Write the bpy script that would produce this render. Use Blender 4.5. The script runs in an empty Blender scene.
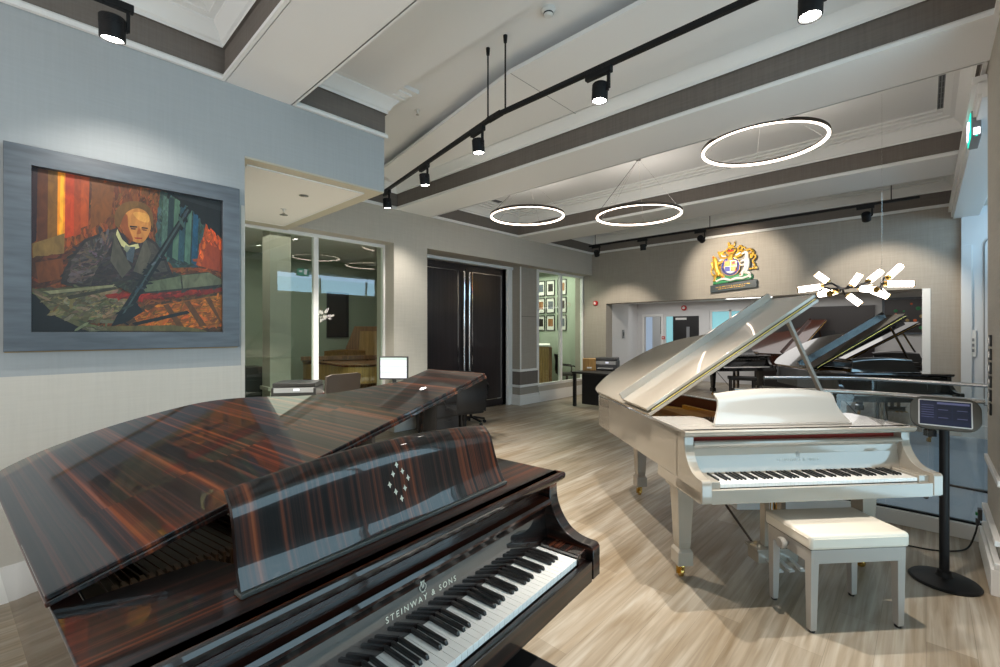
import bpy, bmesh, math, random
from mathutils import Vector, Matrix
random.seed(7)
C = bpy.context.scene.collection
PI = math.pi

# ------------------------------------------------------------------ materials
def newmat(name):
    m = bpy.data.materials.new(name); m.use_nodes = True
    nt = m.node_tree; nt.nodes.clear()
    out = nt.nodes.new('ShaderNodeOutputMaterial')
    b = nt.nodes.new('ShaderNodeBsdfPrincipled')
    nt.links.new(b.outputs[0], out.inputs[0])
    return m, nt, b, out

def mat(name, col, rough=.5, metal=0., coat=0., noise=0., nscale=30., bump=0., emit=None, estr=0., stretch=(1, 1, 1), spec=.5):
    m, nt, b, out = newmat(name)
    b.inputs['Base Color'].default_value = (*col, 1)
    b.inputs['Roughness'].default_value = rough
    b.inputs['Metallic'].default_value = metal
    b.inputs['Coat Weight'].default_value = coat
    b.inputs['Coat Roughness'].default_value = .02
    b.inputs['Specular IOR Level'].default_value = spec
    if emit:
        b.inputs['Emission Color'].default_value = (*emit, 1)
        b.inputs['Emission Strength'].default_value = estr
    if noise or bump:
        tc = nt.nodes.new('ShaderNodeTexCoord'); mp = nt.nodes.new('ShaderNodeMapping')
        mp.inputs['Scale'].default_value = stretch
        nz = nt.nodes.new('ShaderNodeTexNoise'); nz.inputs['Scale'].default_value = nscale; nz.inputs['Detail'].default_value = 4
        nt.links.new(tc.outputs['Object'], mp.inputs[0]); nt.links.new(mp.outputs[0], nz.inputs['Vector'])
        if noise:
            rp = nt.nodes.new('ShaderNodeValToRGB')
            rp.color_ramp.elements[0].position = .3; rp.color_ramp.elements[1].position = .7
            rp.color_ramp.elements[0].color = (*[c * (1 - noise) for c in col], 1)
            rp.color_ramp.elements[1].color = (*[min(1, c * (1 + noise)) for c in col], 1)
            nt.links.new(nz.outputs['Fac'], rp.inputs[0]); nt.links.new(rp.outputs[0], b.inputs['Base Color'])
        if bump:
            bp = nt.nodes.new('ShaderNodeBump'); bp.inputs['Strength'].default_value = bump; bp.inputs['Distance'].default_value = .002
            nt.links.new(nz.outputs['Fac'], bp.inputs['Height']); nt.links.new(bp.outputs[0], b.inputs['Normal'])
    return m

def fabric(name, col, var=.06):
    """woven wall covering: fine vertical and horizontal threads"""
    m, nt, b, out = newmat(name)
    b.inputs['Roughness'].default_value = .85; b.inputs['Specular IOR Level'].default_value = .2
    tc = nt.nodes.new('ShaderNodeTexCoord')
    n1 = nt.nodes.new('ShaderNodeTexNoise'); n1.inputs['Scale'].default_value = 1; n1.inputs['Detail'].default_value = 3
    n2 = nt.nodes.new('ShaderNodeTexNoise'); n2.inputs['Scale'].default_value = 1; n2.inputs['Detail'].default_value = 3
    for n, sc in ((n1, (70, 70, 3)), (n2, (4, 4, 90))):
        mp = nt.nodes.new('ShaderNodeMapping'); mp.inputs['Scale'].default_value = sc
        nt.links.new(tc.outputs['Object'], mp.inputs[0]); nt.links.new(mp.outputs[0], n.inputs['Vector'])
    ad = nt.nodes.new('ShaderNodeMath'); ad.operation = 'ADD'
    nt.links.new(n1.outputs['Fac'], ad.inputs[0]); nt.links.new(n2.outputs['Fac'], ad.inputs[1])
    rp = nt.nodes.new('ShaderNodeMapRange'); rp.inputs['From Min'].default_value = .7; rp.inputs['From Max'].default_value = 1.3
    rp.inputs['To Min'].default_value = 1 - var; rp.inputs['To Max'].default_value = 1 + var
    nt.links.new(ad.outputs[0], rp.inputs[0])
    mx = nt.nodes.new('ShaderNodeVectorMath'); mx.operation = 'SCALE'; mx.inputs[0].default_value = col
    nt.links.new(rp.outputs[0], mx.inputs['Scale']); nt.links.new(mx.outputs[0], b.inputs['Base Color'])
    bp = nt.nodes.new('ShaderNodeBump'); bp.inputs['Strength'].default_value = .15; bp.inputs['Distance'].default_value = .002
    nt.links.new(ad.outputs[0], bp.inputs['Height']); nt.links.new(bp.outputs[0], b.inputs['Normal'])
    return m

def ebony(name, grain, scale=1.0, dark=1.0, coat=1.0, flat=None, ior=1.42):
    """polished macassar ebony; grain = axis index the streaks run along (object space)"""
    m, nt, b, out = newmat(name)
    tc = nt.nodes.new('ShaderNodeTexCoord')
    nz = []
    for f, lo, d in ((48, .22, 2), (190, .4, 2), (9, .25, 1)):
        s1 = [f * scale] * 3; s1[grain] = lo
        if flat is not None: s1[flat] = .3
        mp = nt.nodes.new('ShaderNodeMapping'); mp.inputs['Scale'].default_value = s1
        n = nt.nodes.new('ShaderNodeTexNoise'); n.inputs['Scale'].default_value = 1; n.inputs['Detail'].default_value = d
        nt.links.new(tc.outputs['Object'], mp.inputs[0]); nt.links.new(mp.outputs[0], n.inputs['Vector']); nz.append(n)
    def madd(a, k, c):
        x = nt.nodes.new('ShaderNodeMath'); x.operation = 'MULTIPLY_ADD'; x.inputs[1].default_value = k
        nt.links.new(a, x.inputs[0]); nt.links.new(c, x.inputs[2]); return x.outputs[0]
    v = madd(nz[1].outputs['Fac'], .35, madd(nz[2].outputs['Fac'], .45, nz[0].outputs['Fac']))
    mr = nt.nodes.new('ShaderNodeMapRange'); mr.inputs['From Min'].default_value = .55; mr.inputs['From Max'].default_value = 1.25
    nt.links.new(v, mr.inputs[0])
    rp = nt.nodes.new('ShaderNodeValToRGB'); cr = rp.color_ramp
    cols = [(.26, (.004, .003, .003)), (.44, (.013, .007, .006)), (.57, (.036, .012, .008)), (.70, (.085, .022, .010)), (.88, (.20, .052, .018))]
    while len(cr.elements) < len(cols): cr.elements.new(.5)
    for e, (p, c) in zip(cr.elements, cols):
        e.position = p; e.color = (*[x * dark for x in c], 1)
    nt.links.new(mr.outputs[0], rp.inputs[0]); nt.links.new(rp.outputs[0], b.inputs['Base Color'])
    b.inputs['Roughness'].default_value = .3; b.inputs['Specular IOR Level'].default_value = .2
    b.inputs['Coat Weight'].default_value = coat; b.inputs['Coat Roughness'].default_value = .012; b.inputs['Coat IOR'].default_value = ior
    return m

def wood_floor(name):
    m, nt, b, out = newmat(name)
    tc = nt.nodes.new('ShaderNodeTexCoord')
    mp = nt.nodes.new('ShaderNodeMapping'); mp.inputs['Rotation'].default_value = (0, 0, PI / 2)
    nt.links.new(tc.outputs['Object'], mp.inputs[0])
    br = nt.nodes.new('ShaderNodeTexBrick')
    br.inputs['Scale'].default_value = 1; br.inputs['Brick Width'].default_value = 1.35; br.inputs['Row Height'].default_value = .185
    br.inputs['Mortar Size'].default_value = .001; br.inputs['Mortar Smooth'].default_value = .3; br.inputs['Bias'].default_value = 0
    br.offset = .37
    br.inputs['Color1'].default_value = (.25, .215, .168, 1); br.inputs['Color2'].default_value = (.36, .325, .275, 1)
    br.inputs['Mortar'].default_value = (.20, .175, .14, 1)
    nt.links.new(mp.outputs[0], br.inputs['Vector'])
    mg = nt.nodes.new('ShaderNodeMapping'); mg.inputs['Scale'].default_value = (38, 1.6, 1)
    nt.links.new(tc.outputs['Object'], mg.inputs[0])
    gn = nt.nodes.new('ShaderNodeTexNoise'); gn.inputs['Scale'].default_value = 1; gn.inputs['Detail'].default_value = 6; gn.inputs['Distortion'].default_value = .6
    nt.links.new(mg.outputs[0], gn.inputs['Vector'])
    mg2 = nt.nodes.new('ShaderNodeMapping'); mg2.inputs['Scale'].default_value = (7, .9, 1)
    nt.links.new(tc.outputs['Object'], mg2.inputs[0])
    g2 = nt.nodes.new('ShaderNodeTexNoise'); g2.inputs['Scale'].default_value = 1; g2.inputs['Detail'].default_value = 3; g2.inputs['Distortion'].default_value = 1.0
    nt.links.new(mg2.outputs[0], g2.inputs['Vector'])
    r1 = nt.nodes.new('ShaderNodeValToRGB'); r1.color_ramp.elements[0].position = .32; r1.color_ramp.elements[1].position = .68
    r1.color_ramp.elements[0].color = (.74, .69, .62, 1); r1.color_ramp.elements[1].color = (1.16, 1.16, 1.16, 1)
    nt.links.new(gn.outputs['Fac'], r1.inputs[0])
    r2 = nt.nodes.new('ShaderNodeValToRGB'); r2.color_ramp.elements[0].position = .35; r2.color_ramp.elements[1].position = .65
    r2.color_ramp.elements[0].color = (.80, .73, .63, 1); r2.color_ramp.elements[1].color = (1.12, 1.15, 1.18, 1)
    nt.links.new(g2.outputs['Fac'], r2.inputs[0])
    def mul(a, c):
        x = nt.nodes.new('ShaderNodeVectorMath'); x.operation = 'MULTIPLY'
        nt.links.new(a, x.inputs[0]); nt.links.new(c, x.inputs[1]); return x.outputs[0]
    o = mul(mul(br.outputs['Color'], r1.outputs[0]), r2.outputs[0])
    nt.links.new(o, b.inputs['Base Color'])
    b.inputs['Roughness'].default_value = .38; b.inputs['Specular IOR Level'].default_value = .4
    bp = nt.nodes.new('ShaderNodeBump'); bp.inputs['Strength'].default_value = .12; bp.inputs['Distance'].default_value = .002
    nt.links.new(gn.outputs['Fac'], bp.inputs['Height']); nt.links.new(bp.outputs[0], b.inputs['Normal'])
    return m

def glassmat(name, tint=(.9, .97, .94), ior=1.5, boost=1.0):
    m = bpy.data.materials.new(name); m.use_nodes = True; nt = m.node_tree; nt.nodes.clear()
    out = nt.nodes.new('ShaderNodeOutputMaterial'); mx = nt.nodes.new('ShaderNodeMixShader')
    tr = nt.nodes.new('ShaderNodeBsdfTransparent'); tr.inputs[0].default_value = (*tint, 1)
    gl = nt.nodes.new('ShaderNodeBsdfGlossy'); gl.inputs['Roughness'].default_value = .0
    fr = nt.nodes.new('ShaderNodeFresnel'); fr.inputs['IOR'].default_value = ior
    mt = nt.nodes.new('ShaderNodeMath'); mt.operation = 'MULTIPLY'; mt.inputs[1].default_value = boost; mt.use_clamp = True
    ge = nt.nodes.new('ShaderNodeNewGeometry'); iv = nt.nodes.new('ShaderNodeMath'); iv.operation = 'SUBTRACT'; iv.inputs[0].default_value = 1
    nt.links.new(ge.outputs['Backfacing'], iv.inputs[1])
    m2 = nt.nodes.new('ShaderNodeMath'); m2.operation = 'MULTIPLY'
    nt.links.new(fr.outputs[0], mt.inputs[0]); nt.links.new(mt.outputs[0], m2.inputs[0]); nt.links.new(iv.outputs[0], m2.inputs[1]); nt.links.new(m2.outputs[0], mx.inputs[0])
    nt.links.new(tr.outputs[0], mx.inputs[1]); nt.links.new(gl.outputs[0], mx.inputs[2]); nt.links.new(mx.outputs[0], out.inputs[0])
    return m

def paintmat(name):
    """oil paint: colour per face from the mesh, broken up by brush noise"""
    m, nt, b, out = newmat(name)
    at = nt.nodes.new('ShaderNodeVertexColor'); at.layer_name = 'Col'
    tc = nt.nodes.new('ShaderNodeTexCoord'); mp = nt.nodes.new('ShaderNodeMapping'); mp.inputs['Scale'].default_value = (22, 22, 9)
    nz = nt.nodes.new('ShaderNodeTexNoise'); nz.inputs['Scale'].default_value = 1; nz.inputs['Detail'].default_value = 6; nz.inputs['Distortion'].default_value = 1.2
    nt.links.new(tc.outputs['Object'], mp.inputs[0]); nt.links.new(mp.outputs[0], nz.inputs['Vector'])
    r = nt.nodes.new('ShaderNodeMapRange'); r.inputs['From Min'].default_value = .3; r.inputs['From Max'].default_value = .7
    r.inputs['To Min'].default_value = .7; r.inputs['To Max'].default_value = 1.3
    nt.links.new(nz.outputs['Fac'], r.inputs[0])
    sc = nt.nodes.new('ShaderNodeVectorMath'); sc.operation = 'SCALE'
    nt.links.new(at.outputs['Color'], sc.inputs[0]); nt.links.new(r.outputs[0], sc.inputs['Scale']); nt.links.new(sc.outputs[0], b.inputs['Base Color'])
    b.inputs['Roughness'].default_value = .45
    return m

M = {}
M['daylit_blue'] = fabric('wall_daylit_bluegrey', (.40, .43, .45), .032)  # wall colour with the cool daylight tint put into it
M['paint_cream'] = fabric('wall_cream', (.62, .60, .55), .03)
M['wall_beige'] = fabric('wall_beige', (.50, .47, .42), .05)
M['wall_taupe'] = fabric('wall_taupe', (.36, .33, .29), .07)
M['frieze'] = fabric('frieze_taupe', (.165, .145, .130), .10)
M['white'] = mat('white_trim', (.80, .80, .79), .45)
M['ceil'] = mat('ceiling_paint', (.81, .81, .81), .7)
M['soffit'] = mat('alcove_soffit', (.85, .83, .79), .6)
M['soffit_edge'] = mat('alcove_edge', (.52, .48, .38), .6)
M['floor'] = wood_floor('oak_planks')
M['carpet'] = mat('blue_grey_carpet', (.40, .46, .52), .95, noise=.16, nscale=160, bump=.4)
M['far_wall'] = mat('far_wall_white', (.66, .66, .66), .6)
M['far_dark'] = mat('far_dark_panel', (.025, .02, .02), .3)
M['black'] = mat('black_satin', (.012, .012, .013), .4)
M['blackm'] = mat('black_metal', (.007, .007, .008), .5, spec=.25)
M['lens'] = mat('lamp_lens', (1, 1, 1), .3, emit=(1, .95, .87), estr=30)
M['led'] = mat('led_diffuser', (1, 1, 1), .4, emit=(1, .82, .66), estr=6)
M['tubeglow'] = mat('tube_glow', (1, 1, 1), .3, emit=(1, .90, .82), estr=8)
M['strip'] = mat('strip_light', (1, 1, 1), .3, emit=(1, .98, .95), estr=5)
M['brass'] = mat('brass', (.72, .47, .14), .22, 1)
M['bronze'] = mat('bronze_ring', (.07, .055, .045), .4, .6)
M['steel'] = mat('brushed_steel', (.62, .60, .58), .25, 1)
M['chrome'] = mat('chrome', (.8, .8, .8), .08, 1)
M['glass'] = glassmat('clear_glass')
M['winglass'] = glassmat('window_glass', (.90, .965, .92), 1.5, 2.2)
M['balglass'] = glassmat('balustrade_glass', (.93, .965, .98), 1.5, 1.8)
M['crystal'] = mat('glass_pedal', (.8, .8, .78), .1, .4)
M['doorwood'] = mat('door_dark_wood', (.020, .015, .017), .28, coat=.25, noise=.35, nscale=1, stretch=(40, 40, .8))
M['frame_blue'] = mat('slate_frame', (.095, .115, .140), .42, noise=.22, nscale=1, stretch=(30, 4, 30))
M['gilt'] = mat('gilt_edge', (.40, .28, .11), .5, .3)
M['paint'] = paintmat('oil_paint')
M['ivory'] = mat('key_white', (.80, .80, .78), .15, coat=.3)
M['keyblack'] = mat('key_black', (.010, .010, .011), .28)
M['eb_u'] = ebony('ebony_grain_u', 0); M['eb_v'] = ebony('ebony_grain_v', 1, 1.0, 2.1, flat=2); M['eb_z'] = ebony('ebony_grain_z', 2, 1.25, 1.0, flat=1)
M['eb_d'] = ebony('ebony_dark', 0, 1.0, .55)
M['pw'] = mat('white_lacquer', (.335, .30, .25), .14, coat=1)
M['pw_desk'] = mat('white_lacquer_satin', (.37, .35, .32), .22, coat=.8)
M['pw_text'] = mat('pale_lettering', (.40, .38, .34), .3, .3)
M['pb'] = mat('black_lacquer', (.006, .006, .007), .12, coat=1)
M['pm'] = mat('mahogany_lacquer', (.05, .016, .010), .15, coat=1, noise=.4, nscale=1, stretch=(4, 30, 30))
M['plate'] = mat('iron_plate_gold', (.80, .45, .10), .38, .5)
M['string'] = mat('strings', (.62, .28, .17), .4, .5)
M['plate_dk'] = mat('iron_plate_gold_in_shade', (.10, .055, .02), .4, .6); M['string_dk'] = mat('strings_in_shade', (.14, .07, .035), .4, .8); M['damper_br'] = mat('damper_walnut', (.13, .065, .03), .5)  # plate and strings darkened in colour for the shade inside the case
M['felt'] = mat('red_felt', (.26, .03, .02), .9)
M['soundboard'] = mat('soundboard_wood', (.55, .25, .09), .5)
M['damper'] = mat('damper', (.03, .02, .015), .5)
M['grayseat'] = mat('ivory_leather', (.70, .655, .57), .42, bump=.2, nscale=150)
M['benchwood'] = mat('bench_lacquer', (.36, .34, .315), .3, coat=.5)
M['rubber'] = mat('rubber', (.01, .01, .01), .7)
M['kioskcase'] = mat('kiosk_bezel', (.085, .08, .068), .45, .3)
M['screen_blue'] = mat('screen_blue', (.01, .012, .03), .15, emit=(.02, .028, .07), estr=.25)
M['screen_tile'] = mat('screen_tile', (.01, .012, .03), .15, emit=(.015, .018, .04), estr=.2)
M['screen_line'] = mat('screen_line', (.1, .1, .2), .15, emit=(.16, .18, .34), estr=.3)
M['screen_white'] = mat('screen_white', (.5, .5, .55), .2, emit=(.72, .76, .95), estr=.55)
M['screen_green'] = mat('screen_band', (.4, .5, .45), .2, emit=(.45, .66, .60), estr=.55)
M['plastic'] = mat('dark_plastic', (.03, .032, .036), .45)
M['plastic_g'] = mat('grey_plastic', (.22, .23, .24), .5)
M['plastic_w'] = mat('white_plastic', (.72, .72, .70), .45)
M['leather'] = mat('black_leather', (.010, .010, .011), .5, spec=.3)
M['brownleather'] = mat('brown_leather', (.055, .04, .03), .5)
M['desktop'] = mat('pale_desk', (.50, .53, .48), .3)
M['deskdark'] = mat('dark_desk', (.022, .021, .021), .4)
M['red'] = mat('alarm_red', (.55, .02, .02), .35)
M['green_sign'] = mat('exit_green', (.0, .3, .2), .4, emit=(0, .75, .55), estr=1.3)
M['sign_lit'] = mat('lit_white', (1, 1, 1), .4, emit=(.95, .9, 1), estr=3)
M['sky_pane'] = mat('daylit_pane', (.3, .6, .65), .3, emit=(.25, .66, .76), estr=.36)
M['gold'] = mat('gold_leaf', (.85, .50, .08), .35, .55)
M['silver'] = mat('silver_paint', (.78, .76, .70), .4, .1)
M['cred'] = mat('crest_red', (.6, .05, .03), .5); M['cblue'] = mat('crest_blue', (.05, .06, .30), .5); M['cgreen'] = mat('crest_green', (.015, .22, .07), .5)
M['cdark'] = mat('plaque_dark', (.035, .05, .06), .45)
M['wood_lt'] = mat('light_wood', (.42, .24, .08), .35, coat=.3, noise=.3, nscale=1, stretch=(30, 30, 2))
M['wood_br'] = mat('brown_wood', (.26, .12, .05), .35, coat=.3, noise=.35, nscale=1, stretch=(30, 30, 2))
M['room_green'] = mat('room_wall_green', (.36, .42, .34), .7)
M['mountw'] = mat('picture_mount', (.66, .66, .62), .6)
M['flower_o'] = mat('flower_orange', (.75, .14, .03), .6)
M['ledge'] = mat('desk_ledge_grey', (.07, .075, .07), .4)
M['inlay'] = mat('mother_of_pearl', (.75, .72, .60), .25, .3)
M['panelblue'] = mat('panel_white', (.66, .68, .70), .5)

# ------------------------------------------------------------------ mesh builder
class MB:
    def __init__(s): s.bm = bmesh.new(); s.mi = 0
    def setm(s, i): s.mi = i; return s
    def face(s, vs):
        try:
            f = s.bm.faces.new(vs); f.material_index = s.mi; return f
        except ValueError: return None
    def box(s, x0, x1, y0, y1, z0, z1):
        v = [s.bm.verts.new((x, y, z)) for z in (z0, z1) for y in (y0, y1) for x in (x0, x1)]
        for q in ((0, 2, 3, 1), (4, 5, 7, 6), (0, 1, 5, 4), (2, 6, 7, 3), (0, 4, 6, 2), (1, 3, 7, 5)):
            s.face([v[i] for i in q])
        return s
    def prism(s, poly, a, b, fn=None):
        """poly in 2D swept from a to b; fn(p, q, r) -> xyz, default (x, y, z)"""
        fn = fn or (lambda p, q, r: (p, q, r))
        A = [s.bm.verts.new(fn(p, q, a)) for p, q in poly]; B = [s.bm.verts.new(fn(p, q, b)) for p, q in poly]
        n = len(poly)
        s.face(A[::-1]); s.face(B)
        for i in range(n): s.face([A[i], A[(i + 1) % n], B[(i + 1) % n], B[i]])
        return s
    def quad(s, *pts):
        s.face([s.bm.verts.new(p) for p in pts]); return s
    def tube(s, pts, r, n=10, closed=False):
        pts = [Vector(p) for p in pts]; k = len(pts)
        rs = r if isinstance(r, (list, tuple)) else [r] * k
        rings = []; up = None
        for i, p in enumerate(pts):
            if closed: t = pts[(i + 1) % k] - pts[i - 1]
            else: t = pts[min(i + 1, k - 1)] - pts[max(i - 1, 0)]
            t.normalize()
            if up is None: up = Vector((0, 0, 1)) if abs(t.z) < .9 else Vector((1, 0, 0))
            u = up - t * up.dot(t)
            if u.length < 1e-4: u = Vector((1, 0, 0)) - t * t.x
            u.normalize(); up = u; w = t.cross(u)
            rings.append([s.bm.verts.new(p + (u * math.cos(2 * PI * j / n) + w * math.sin(2 * PI * j / n)) * rs[i]) for j in range(n)])
        for i in range(k if closed else k - 1):
            a, b = rings[i], rings[(i + 1) % k]
            for j in range(n): s.face([a[j], a[(j + 1) % n], b[(j + 1) % n], b[j]])
        if not closed: s.face(rings[0][::-1]); s.face(rings[-1])
        return s
    def lathe(s, prof, c=(0, 0, 0), n=32, axis=(0, 0, 1)):
        """prof: list of (r, h) along axis through c"""
        R = Vector((0, 0, 1)).rotation_difference(Vector(axis).normalized()).to_matrix()
        rings = []
        for r, h in prof:
            rings.append([s.bm.verts.new(Vector(c) + R @ Vector((max(r, 1e-4) * math.cos(2 * PI * j / n), max(r, 1e-4) * math.sin(2 * PI * j / n), h))) for j in range(n)])
        for a, b in zip(rings, rings[1:]):
            for j in range(n): s.face([a[j], a[(j + 1) % n], b[(j + 1) % n], b[j]])
        s.face(rings[0][::-1]); s.face(rings[-1]); return s
    def bar(s, p0, p1, w, h):
        p0, p1 = Vector(p0), Vector(p1); t = (p1 - p0).normalized()
        up = Vector((0, 0, 1)) if abs(t.z) < .95 else Vector((1, 0, 0))
        a = t.cross(up).normalized() * w / 2; b = a.cross(t).normalized() * h / 2
        v = [s.bm.verts.new(p + i * a + j * b) for p in (p0, p1) for i, j in ((-1, -1), (1, -1), (1, 1), (-1, 1))]
        for q in ((0, 1, 2, 3), (7, 6, 5, 4), (0, 4, 5, 1), (1, 5, 6, 2), (2, 6, 7, 3), (3, 7, 4, 0)): s.face([v[i] for i in q])
        return s
    def frame(s, x0, x1, z0, z1, w, y0, y1, fn=None):
        """rectangular picture-style frame in x,z, depth y0..y1"""
        o = [(x0, z0), (x1, z0), (x1, z1), (x0, z1)]; i = [(x0 + w, z0 + w), (x1 - w, z0 + w), (x1 - w, z1 - w), (x0 + w, z1 - w)]
        fn = fn or (lambda x, y, z: (x, y, z))
        V = [[s.bm.verts.new(fn(p[0], y, p[1])) for p in L] for y in (y0, y1) for L in (o, i)]
        for k in range(4):
            j = (k + 1) % 4
            s.face([V[0][k], V[0][j], V[1][j], V[1][k]]); s.face([V[2][k], V[3][k], V[3][j], V[2][j]])
            s.face([V[0][k], V[2][k], V[2][j], V[0][j]]); s.face([V[1][k], V[1][j], V[3][j], V[3][k]])
        return s
    def build(s, name, m, parent=None, smooth=35, bevel=0., loc=None, rot=None, col=None):
        bmesh.ops.recalc_face_normals(s.bm, faces=s.bm.faces[:])
        me = bpy.data.meshes.new(name); s.bm.to_mesh(me); s.bm.free()
        for x in (m if isinstance(m, (list, tuple)) else [m]): me.materials.append(M[x] if isinstance(x, str) else x)
        if smooth:
            me.polygons.foreach_set('use_smooth', [True] * len(me.polygons))
            me.set_sharp_from_angle(angle=math.radians(smooth))
        o = bpy.data.objects.new(name, me); C.objects.link(o)
        if bevel:
            b = o.modifiers.new('bevel', 'BEVEL'); b.width = bevel; b.segments = 2; b.limit_method = 'ANGLE'; b.angle_limit = .6
            b.harden_normals = True
        if loc: o.location = loc
        if rot: o.rotation_euler = rot
        if parent: o.parent = parent
        return o

def tag(o, label, cat, group=None):
    o['label'] = label; o['category'] = cat
    if group: o['group'] = group
    return o
def thing(name, label, cat, loc=(0, 0, 0), rotz=0, group=None):
    o = bpy.data.objects.new(name, None); C.objects.link(o); o.empty_display_size = .1
    o.location = loc; o.rotation_euler = (0, 0, rotz)
    return tag(o, label, cat, group)
def struct(o): o['kind'] = 'structure'; return o
def copy_tree(o, parent=None):
    c = o.copy(); C.objects.link(c)
    if parent: c.parent = parent
    for ch in list(o.children): copy_tree(ch, c)
    return c
def relabel(o, label, group=None):
    o['label'] = label
    if group: o['group'] = group
    return o
def crom(pts, n=6, closed=False):
    """Catmull-Rom through 2D or 3D points"""
    P = [Vector(p) for p in pts]; out = []; k = len(P)
    for i in range(k if closed else k - 1):
        p0 = P[i - 1] if (i > 0 or closed) else P[0]; p1 = P[i]; p2 = P[(i + 1) % k]
        p3 = P[(i + 2) % k] if (i + 2 < k or closed) else P[-1]
        for j in range(n):
            t = j / n
            out.append(.5 * ((2 * p1) + (p2 - p0) * t + (2 * p0 - 5 * p1 + 4 * p2 - p3) * t * t + (3 * p1 - p0 - 3 * p2 + p3) * t ** 3))
    if not closed: out.append(P[-1])
    return [tuple(p) for p in out]
def inset(poly, d):
    """offset a CCW polygon inward by d"""
    n = len(poly); out = []
    for i in range(n):
        a, b, c = Vector(poly[i - 1]), Vector(poly[i]), Vector(poly[(i + 1) % n])
        e1, e2 = (b - a).normalized(), (c - b).normalized()
        n1, n2 = Vector((-e1.y, e1.x)), Vector((-e2.y, e2.x))
        k = (n1 + n2); den = max(.3, 1 + n1.dot(n2))
        out.append(tuple(b + k * (d / den)))
    return out

# ------------------------------------------------------------------ camera (about 16 mm on full frame)
cam = bpy.data.cameras.new('camera'); co = bpy.data.objects.new('camera', cam); C.objects.link(co)
cam.sensor_width = 36; cam.lens = 36 * 451 / 1000; cam.clip_start = .05; cam.clip_end = 100
co.location = (0, 0, 1.6); co.rotation_euler = (PI / 2, 0, math.atan(426 / 451)); cam.shift_y = -2.2 / 1000
bpy.context.scene.camera = co

# ------------------------------------------------------------------ the room
XL, XN, XR = -6.12, -3.95, .33            # door wall face, near wall face, right wall face
ZT = 3.535                                 # underside of the beams
struct(MB().box(-11, 3, -4.2, 18, -.1, 0).build('floor', 'floor', smooth=0))

def coffer(name, poly, cap, zcap, top=4.0):
    prof = [(0.0, ZT, 0), (.022, ZT, 0), (.022, ZT + .028, 0), (.010, ZT + .045, 0), (.0, ZT + .045, 1), (.0, 3.775, 1), (.02, 3.775, 0), (.02, 3.80, 0),
            (.035, 3.81, 0), (.06, 3.86, 0), (.10, 3.90, 0), (.10, 3.915, 0), (.14, 3.925, 0), (.14, 3.94, 0), (.19, 3.955, 0), (.19, 3.975, 0), (.24, 3.98, 0), (.24, zcap, 2)]
    m = MB(); loops = []
    for d, z, k in prof: loops.append([m.bm.verts.new((p[0], p[1], z - (.004 if d == 0 and z == ZT else 0))) for p in inset(poly, d + .006)])
    n = len(poly)
    for (a, b, pr) in zip(loops, loops[1:], prof):
        m.setm(pr[2])
        for i in range(n): m.face([a[i], a[(i + 1) % n], b[(i + 1) % n], b[i]])
    m.setm(2)
    m.face(loops[-1])
    return struct(m.build(name, ['white', 'frieze', 'ceil'], smooth=20))
coffer('ceiling', [(XN, -4), (XR, -4), (XR, 1.08), (XN, 1.08)], None, 4.02)
coffer('ceiling_raft_bay', [(XN, 1.575), (XR, 1.575), (XR, 4.10), (XL, 4.10), (XL, 2.49), (XN, 2.49)], None, 4.02)
coffer('ceiling_ring_bay', [(XL, 4.74), (XR, 4.74), (XR, 7.03), (XL, 7.03)], None, 4.0)
coffer('ceiling_crest_bay', [(XL, 7.88), (XR, 7.88), (XR, 9.85), (XL, 9.85)], None, 4.0)
struct(MB().box(XN, XR - .02, 1.83, 2.49, 3.925, 4.025).build('ceiling_panel', 'ceil', smooth=0))
raft = [(.09, 2.95), (-2.66, 2.95), (-5.1, 3.39), (-5.7, 3.50), (-5.88, 3.86), (.09, 3.985)]
struct(MB().prism(raft, 3.875, 3.91).build('ceiling_raft', 'ceil', smooth=0))
struct(MB().box(-2.665, -2.66, 2.955, 3.97, 3.8735, 3.876).build('ceiling_raft_joint', 'plastic_g', smooth=0))
def beam(n, x0, y0, y1):
    m = MB().box(x0, XR, y0, y1, ZT, 4.25)
    m.setm(1)
    struct(m.build('ceiling_beam_%d' % n, ['ceil', 'white'], smooth=0))
beam(1, XN, 1.08, 1.575); beam(2, XL, 4.10, 4.74); beam(3, XL, 7.03, 7.88)
struct(MB().box(-6.5, 1.6, -4.3, 10.2, 4.25, 4.35).build('ceiling_slab', 'ceil', smooth=0))

# picture wall with its header over the alcove
m = MB(); m.setm(0).box(-7.2, XN, -4.2, 1.217, 1.33, 4.25); m.setm(1).box(-7.2, XN, -4.2, 1.217, 0, 1.33)  # edge of the daylight painted in: blue-grey above, cream below
struct(m.build('wall_left', ['daylit_blue', 'paint_cream'], smooth=0))
struct(MB().box(-6.5, XN, 1.217, 2.49, 3.0, 4.25).build('wall_left_header', 'daylit_blue', smooth=0))
m = MB(); m.setm(0).box(-6.36, XN - .002, 1.22, 2.488, 2.985, 3.0)
m.setm(1).box(-6.1, XN - .16, 1.30, 2.33, 2.978, 2.986); m.setm(2).frame(-6.12, XN - .14, 1.28, 2.35, .02, 2.974, 2.986, lambda x, y, z: (x, z, y))
struct(m.build('ceiling_alcove', ['soffit_edge', 'soffit', 'white'], smooth=0))
struct(MB().box(-3.965, -3.945, 1.19, 1.2172, 0, 2.6).build('trim_1', 'paint_cream', smooth=0))
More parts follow.
